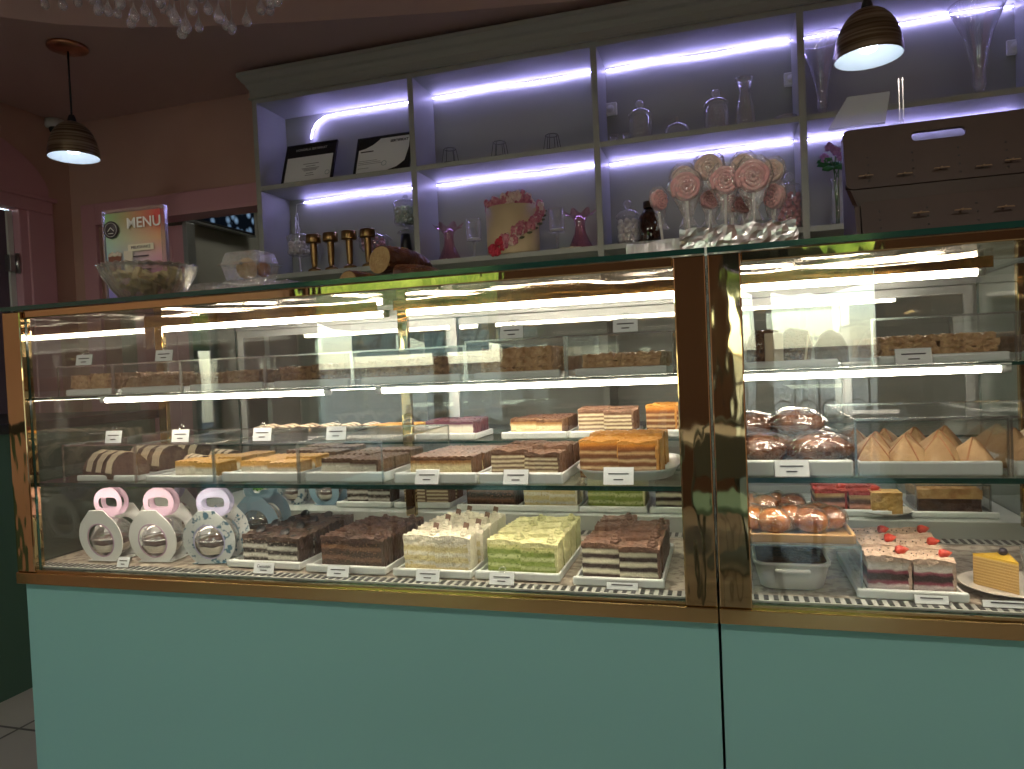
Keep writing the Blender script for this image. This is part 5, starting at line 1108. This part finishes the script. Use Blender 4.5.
tray(.20, .26, suz, .07, .12, 'small white tray behind the nut rolls', .012); t = thing('reflection_cone', 'dark cone standing in for a reflection behind the nut rolls', 'pastry', (.225, .24, suz+.0055)); MB().lathe([(.03, 0), (.03, .03), (.018, .055), (.004, .065), (.001, .065)], 18, wav=lambda a, r, z, k: (r*(1+.12*math.cos(a*5+k)), z), cap=True).done('cone', CHOC, t)  # cone shape put in for a dark reflection in the glass
cover(.265, .475, .045, .40, suz, .078, 'acrylic cover over brown stick cakes on the right top shelf'); cover(.48, .635, .045, .40, suz, .078, 'acrylic cover at the right end of the right top shelf')
tray(.372, .055, suz, .19, .32, 'white tray in the acrylic cover of the right top shelf', .013); tray(.555, .055, suz, .13, .32, 'white tray in the end cover of the right top shelf', .013)
for c in range(2):
    for r in range(3): stack(.325+.088*c, .11+r*.10, suz+.0055, .086, .09, .042, 4, 'brown stick cake in the right top shelf cover, %s %s' % (['front', 'middle', 'back'][r], ['left', 'right'][c]), NUT)
for r in range(2): stack(.55, .11+r*.10, suz+.0055, .09, .09, .034, 3, 'pale stick cake in the end cover of the right top shelf, %s' % ['front', 'back'][r], NUT2)
tagcard(914, 350, .04, 'price card on the right top shelf before the stick cakes', ZU+.001, w=.054, h=.028, clip=False)
# middle shelf: wrapped breads
DB = mat('glazed_bread', (.22, .075, .025), .25, c2=(.06, .02, .009), scale=24, bump=.9, bscale=50, coat=.4)
t0 = tray(.135, .05, zr_, .185, .36, 'long white tray under the film wrapped breads', .026)
def bread(x, y, z, lab, rz, s, ry=0):
    t = thing('wrapped_bread', lab, 'bread', (x, y, z), rz); t.rotation_euler = (0, 0, rz); m = MB(); m.ball((0, 0, .032), .05, (1.15, .85, .64), 3, nz=.12, nf=26); m.done('loaf', DB, t)
    m = MB(); m.ball((0, 0, .0335), .0535, (1.15, .86, .64), 3, nz=.16, nf=45); m.done('film_wrap', WRAP, t); t.scale = (s,)*3; return t
bread(.085, .13, zr_+.006, 'film wrapped dark bread at the front left of the long tray', .2, .98); bread(.185, .12, zr_+.006, 'film wrapped dark bread at the front right of the long tray', -.25, 1.0)
bread(.10, .25, zr_+.006, 'film wrapped dark bread at the back left of the long tray', .1, .95); bread(.19, .26, zr_+.006, 'film wrapped dark bread at the back right of the long tray', -.2, .95)
bread(.072, .21, zr_+.052, 'wrapped bread on top of the pile at the left', .3, .8); bread(.155, .20, zr_+.052, 'wrapped bread on top of the pile at the right', -.3, .88)
tagcard(792, 470, .035, 'price card on the long tray of wrapped breads', .985, w=.056, h=.03, clip=False)
# triangular pastries
TRI = mat('golden_pastry', (.32, .19, .085), .65, c2=(.42, .27, .13), scale=20, bump=.5, bscale=70)
cover(.235, .462, .05, .43, zr_, .098, 'acrylic cover over the pointed golden pastries'); cover(.467, .64, .05, .43, zr_, .098, 'acrylic cover at the right end over more pointed pastries')
tray(.348, .058, zr_, .21, .35, 'white tray under the pointed golden pastries', .022); tray(.553, .058, zr_, .15, .35, 'white tray under the pointed pastries at the right end', .022)
def tri(loc, rz, lab, s=1):
    t = thing('pointed_pastry', lab, 'pastry', loc, rz, 'pointed golden pastries'); m = MB(); rows = []
    for k in range(9):
        u = k/8; row = []
        for j in range(24):
            a = 2*PI*j/24; f = 1/(max(math.cos((a % (2*PI/3))-PI/3), .5)); f = .6*f*.9+.4; r = .040*(1-u**1.25)*f+.0012; row.append(m.b.verts.new((r*math.cos(a), r*math.sin(a), .056*u)))
        rows.append(row)
    for r0, r1 in zip(rows, rows[1:]):
        for j in range(24): m.b.faces.new((r0[j], r0[(j+1) % 24], r1[(j+1) % 24], r1[j])).smooth = True
    m.b.faces.new(rows[0][::-1]); m.b.faces.new(rows[-1]); m.done('pastry', TRI, t); m = MB()
    for j in range(3): a = 2*PI*j/3+PI; m.tube([(.038*(1-u**1.25)*math.cos(a), .038*(1-u**1.25)*math.sin(a), .056*u+.001) for u in (0, .25, .5, .75, .97)], .0018, 5)
    m.done('seam', mat('browned_edge', (.30, .12, .04), .6), t); t.scale = (s,)*3; return t
tp = None; rw_ = ['front', 'middle', 'back']
for r in range(3):
    for c in range(4 if r != 1 else 3):
        loc = (.272+.053*c+(.022 if r == 1 else 0), .118+.083*r, zr_+.006); lab = 'pointed golden pastry in the wide acrylic cover, %s row, number %s from the left' % (rw_[r], ['one', 'two', 'three', 'four'][c])
        if tp is None: tp = tri(loc, .5, lab)
        else: dup(tp, loc, .5+random.uniform(-.5, .5), lab, sc=random.uniform(.93, 1.02))
for r in range(3):
    for c in range(2): dup(tp, (.52+.062*c, .12+.083*r, zr_+.006), random.uniform(0, 1), 'pointed golden pastry in the right end cover, %s row %s' % (rw_[r], ['left', 'right'][c]), sc=1.05)
# deck of the right case: acrylic riser box with bread plate on it and a tub beneath
cover(.058, .238, .05, .34, sd, .088, 'low acrylic box carrying the braided bread tray over the white tub')
TUBW = mat('tub_white', (.74, .72, .68), .3)
t = thing('dessert_tub', 'white oval edged tub of dessert dusted with cocoa under the acrylic box', 'tub', (.128, .130, sd)); m = MB()
def rr2(w, d, r): return rrect(-w, w, -d, d, r, 5)
PR = [(.050, .048, .0), (.054, .054, .004), (.060, .062, .03), (.063, .065, .045), (.066, .068, .047), (.066, .068, .052), (.060, .062, .052), (.058, .060, .044)]
rows = [[m.b.verts.new((x, y, z)) for x, y in rr2(w, d, .022)] for w, d, z in PR]
for r0, r1 in zip(rows, rows[1:]):
    n = len(r0)
    for k in range(n): m.b.faces.new((r0[k], r0[(k+1) % n], r1[(k+1) % n], r1[k])).smooth = True
m.b.faces.new(rows[0]); m.done('tub', TUBW, t); MB().box(-.03, .03, -.072, -.062, .034, .042, bev=.003).done('grip', TUBW, t)
m = MB(); m.prism(rr2(.0595, .0615, .02), .044, .0525, mi=0); m.done('cocoa_top', mat('cocoa', (.07, .034, .02), 1, spec=.1, c2=(.17, .085, .045), scale=90, bump=1, bscale=160), t)
WDT = mat('bamboo', (.52, .32, .14), .5, c2=(.44, .26, .10), scale=6, stretch=(1, 12, 12))
zt2 = sd+.0905; t = thing('wooden_tray', 'pale wooden tray under the braided breads', 'tray', (.145, .06, zt2)); m = MB(); m.box(-.085, .085, 0, .22, 0, .006, bev=.001); m.box(-.085, .085, -.003, .003, 0, .016, bev=.002); m.box(-.085, .085, .217, .223, 0, .016, bev=.002); m.box(-.088, -.083, 0, .22, 0, .016, bev=.002); m.box(.083, .088, 0, .22, 0, .016, bev=.002); m.done('tray', WDT, t)
BRD2 = mat('braid_crust', (.48, .18, .045), .22, c2=(.16, .045, .014), scale=16, bump=.6, bscale=40, coat=.5)
def braid(x, y, z, lab, rz, s=1):
    t = thing('braided_bread', lab, 'bread', (x, y, z), rz); m = MB()
    for k in range(4): m.ball((-.048+.032*k, (-.012 if k % 2 else .010), .024), .028, (1.0, 1.25, .88), 3, nz=.10, nf=30, M=Matrix.Rotation(.6 if k % 2 else -.6, 4, 'Z'))
    m.done('braid', BRD2, t); m = MB()
    for k in range(4): m.ball((-.048+.032*k, (-.012 if k % 2 else .010), .0245), .0305, (1.0, 1.25, .88), 3, nz=.14, nf=50, M=Matrix.Rotation(.6 if k % 2 else -.6, 4, 'Z'))
    m.done('film_wrap', WRAP, t); t.scale = (s,)*3; return t
braid(.115, .115, zt2+.007, 'glossy braided bread at the front of the wooden tray', .1, 1.0); braid(.165, .165, zt2+.007, 'glossy braided bread at the back of the wooden tray', -.25, .9)
braid(.10, .17, zt2+.030, 'glossy golden braided bread resting on top', .15, .8)
# berry slices
slab('berry', .315, .05, sd, 'on the right deck', rows=3, sz=(.068, .07, .058), cw=.070, rd=.075, trw=.165, stag=.0)
slab('berry2', .29, .53, su, 'on the rear step of the right case', rows=2, sz=(.07, .05, .046), cw=.076, trw=.18)
tagcard(932, 600, .030, 'small price card before the berry slices', ZD+.002, w=.05, h=.015, clip=False, lines=1); tagcard(1008, 604, .028, 'long price strip at the right end of the deck', ZD+.002, w=.07, h=.012, clip=False, lines=1)
def plate(loc, r, lab):
    t = thing('round_plate', lab, 'plate', loc); MB().lathe([(.001, .0), (r*.55, 0), (r*.6, .003), (r*.95, .011), (r, .013), (r*.95, .0125), (r*.6, .006), (.001, .005)], 40).done('plate', mat('plate_white', (.78, .75, .68), .25), t); return t
plate((.49, .13, sd), .085, 'white round plate under the yellow crepe cake wedge')
KC = layers('crepe_layers', [(i/20, (.62, .42, .16) if i % 2 else (.40, .24, .07)) for i in range(20)]+[(1, (.72, .50, .12))], .012, 10)
t = thing('crepe_cake_wedge', 'yellow topped crepe cake wedge with a dark berry on top', 'cake slice', (.462, .125, sd+.0065), math.radians(0)); t.scale = (.82,)*3; m = MB()
TP = [(-.036, .018), (.026, -.052), (.034, .034)]; m.prism(TP, 0, .062); bmesh.ops.subdivide_edges(m.b, edges=m.b.edges, cuts=4, use_grid_fill=True); m.done('layers', KC, t); MB().prism(TP, .062, .066).done('glaze', mat('yellow_glaze', (.72, .46, .05), .25), t, 'shiny yellow glaze'); MB().ball((.018, .010, .073), .009, sub=2).done('berry', BLUEB, t)
plate((.372, .56, su), .06, 'small white plate under the crumb cake square on the rear step'); o = tag(MB().lump(-.032, .032, -.028, .028, 0, .05, (10, 8, 8), .0015, 120).done('crumb_cake_square', mat('crumb_cake', (.58, .38, .14), .8, c2=(.46, .27, .08), scale=90, bump=.6)), 'pale crumb cake square on a small plate', 'cake'); o.location = (.372, .555, su+.0065)
tray(.51, .53, su, .17, .24, 'white tray under the cream topped chocolate roll', .012); cover(.435, .585, .545, .74, su+.006, .066, 'clear cover over the cream topped chocolate roll')
t = thing('chocolate_roll', 'chocolate roll with golden cream top in a clear cover', 'cake', (.51, .63, su+.0065)); MB().lump(-.065, .065, -.06, .06, 0, .030, (20, 14, 6), .002, 80).done('sponge', CHOC, t); MB().lump(-.066, .066, -.062, .06, .030, .050, (24, 14, 4), .002, 80, ridge=lambda u, v: .004*math.sin(v*30+u*3)).done('cream_top', mat('toasted_cream', (.58, .38, .16), .5, c2=(.40, .2, .07), scale=40, bump=.5), t)
t = thing('cut_glass_cup', 'edge of a clear cup by the crepe plate', 'cup', (.548, .19, sd)); MB().lathe([(.001, .002), (.022, .002), (.026, .06), (.024, .06)], 20).done('cup', JAR, t)
slab('brownie', .60, .10, sd, 'at the right end of the right deck', cols=1, rows=2, sz=(.07, .056, .06), trw=.09)

# ================================================================== LIGHT
w = bpy.data.worlds.new('sky'); bpy.context.scene.world = w; w.use_nodes = True; nt = w.node_tree; bg = nt.nodes['Background']
sky = nt.nodes.new('ShaderNodeTexSky'); sky.sky_type = 'NISHITA'; sky.sun_disc = False; sky.sun_elevation = math.radians(38); sky.sun_rotation = math.radians(20)
mx = nt.nodes.new('ShaderNodeMix'); mx.data_type = 'RGBA'; mx.blend_type = 'MULTIPLY'; mx.inputs['Factor'].default_value = 1; mx.inputs['B'].default_value = (1, .96, .86, 1); nt.links.new(sky.outputs[0], mx.inputs['A']); nt.links.new(mx.outputs['Result'], bg.inputs[0]); bg.inputs[1].default_value = 1.0
# ================================================================== CAMERA
cd = bpy.data.cameras.new('camera'); cam = bpy.data.objects.new('camera', cd); C.objects.link(cam)
cam.matrix_world = Matrix(((RT.x, UP.x, -FW.x, CO.x), (RT.y, UP.y, -FW.y, CO.y), (RT.z, UP.z, -FW.z, CO.z), (0, 0, 0, 1)))
cd.sensor_fit = 'HORIZONTAL'; cd.sensor_width = 36; cd.lens = FL*36/1024; cd.clip_start = .05
bpy.context.scene.camera = cam
S_ = bpy.context.scene; S_.view_settings.view_transform = 'Standard'; S_.view_settings.look = 'None'; S_.view_settings.exposure = .35; S_.view_settings.gamma = 1; S_.view_settings.use_curve_mapping = False
cy = S_.cycles; cy.max_bounces = 24; cy.transparent_max_bounces = 48; cy.diffuse_bounces = 4; cy.glossy_bounces = 6; cy.transmission_bounces = 8; cy.caustics_reflective = False; cy.sample_clamp_indirect = 4; cy.use_denoising = True
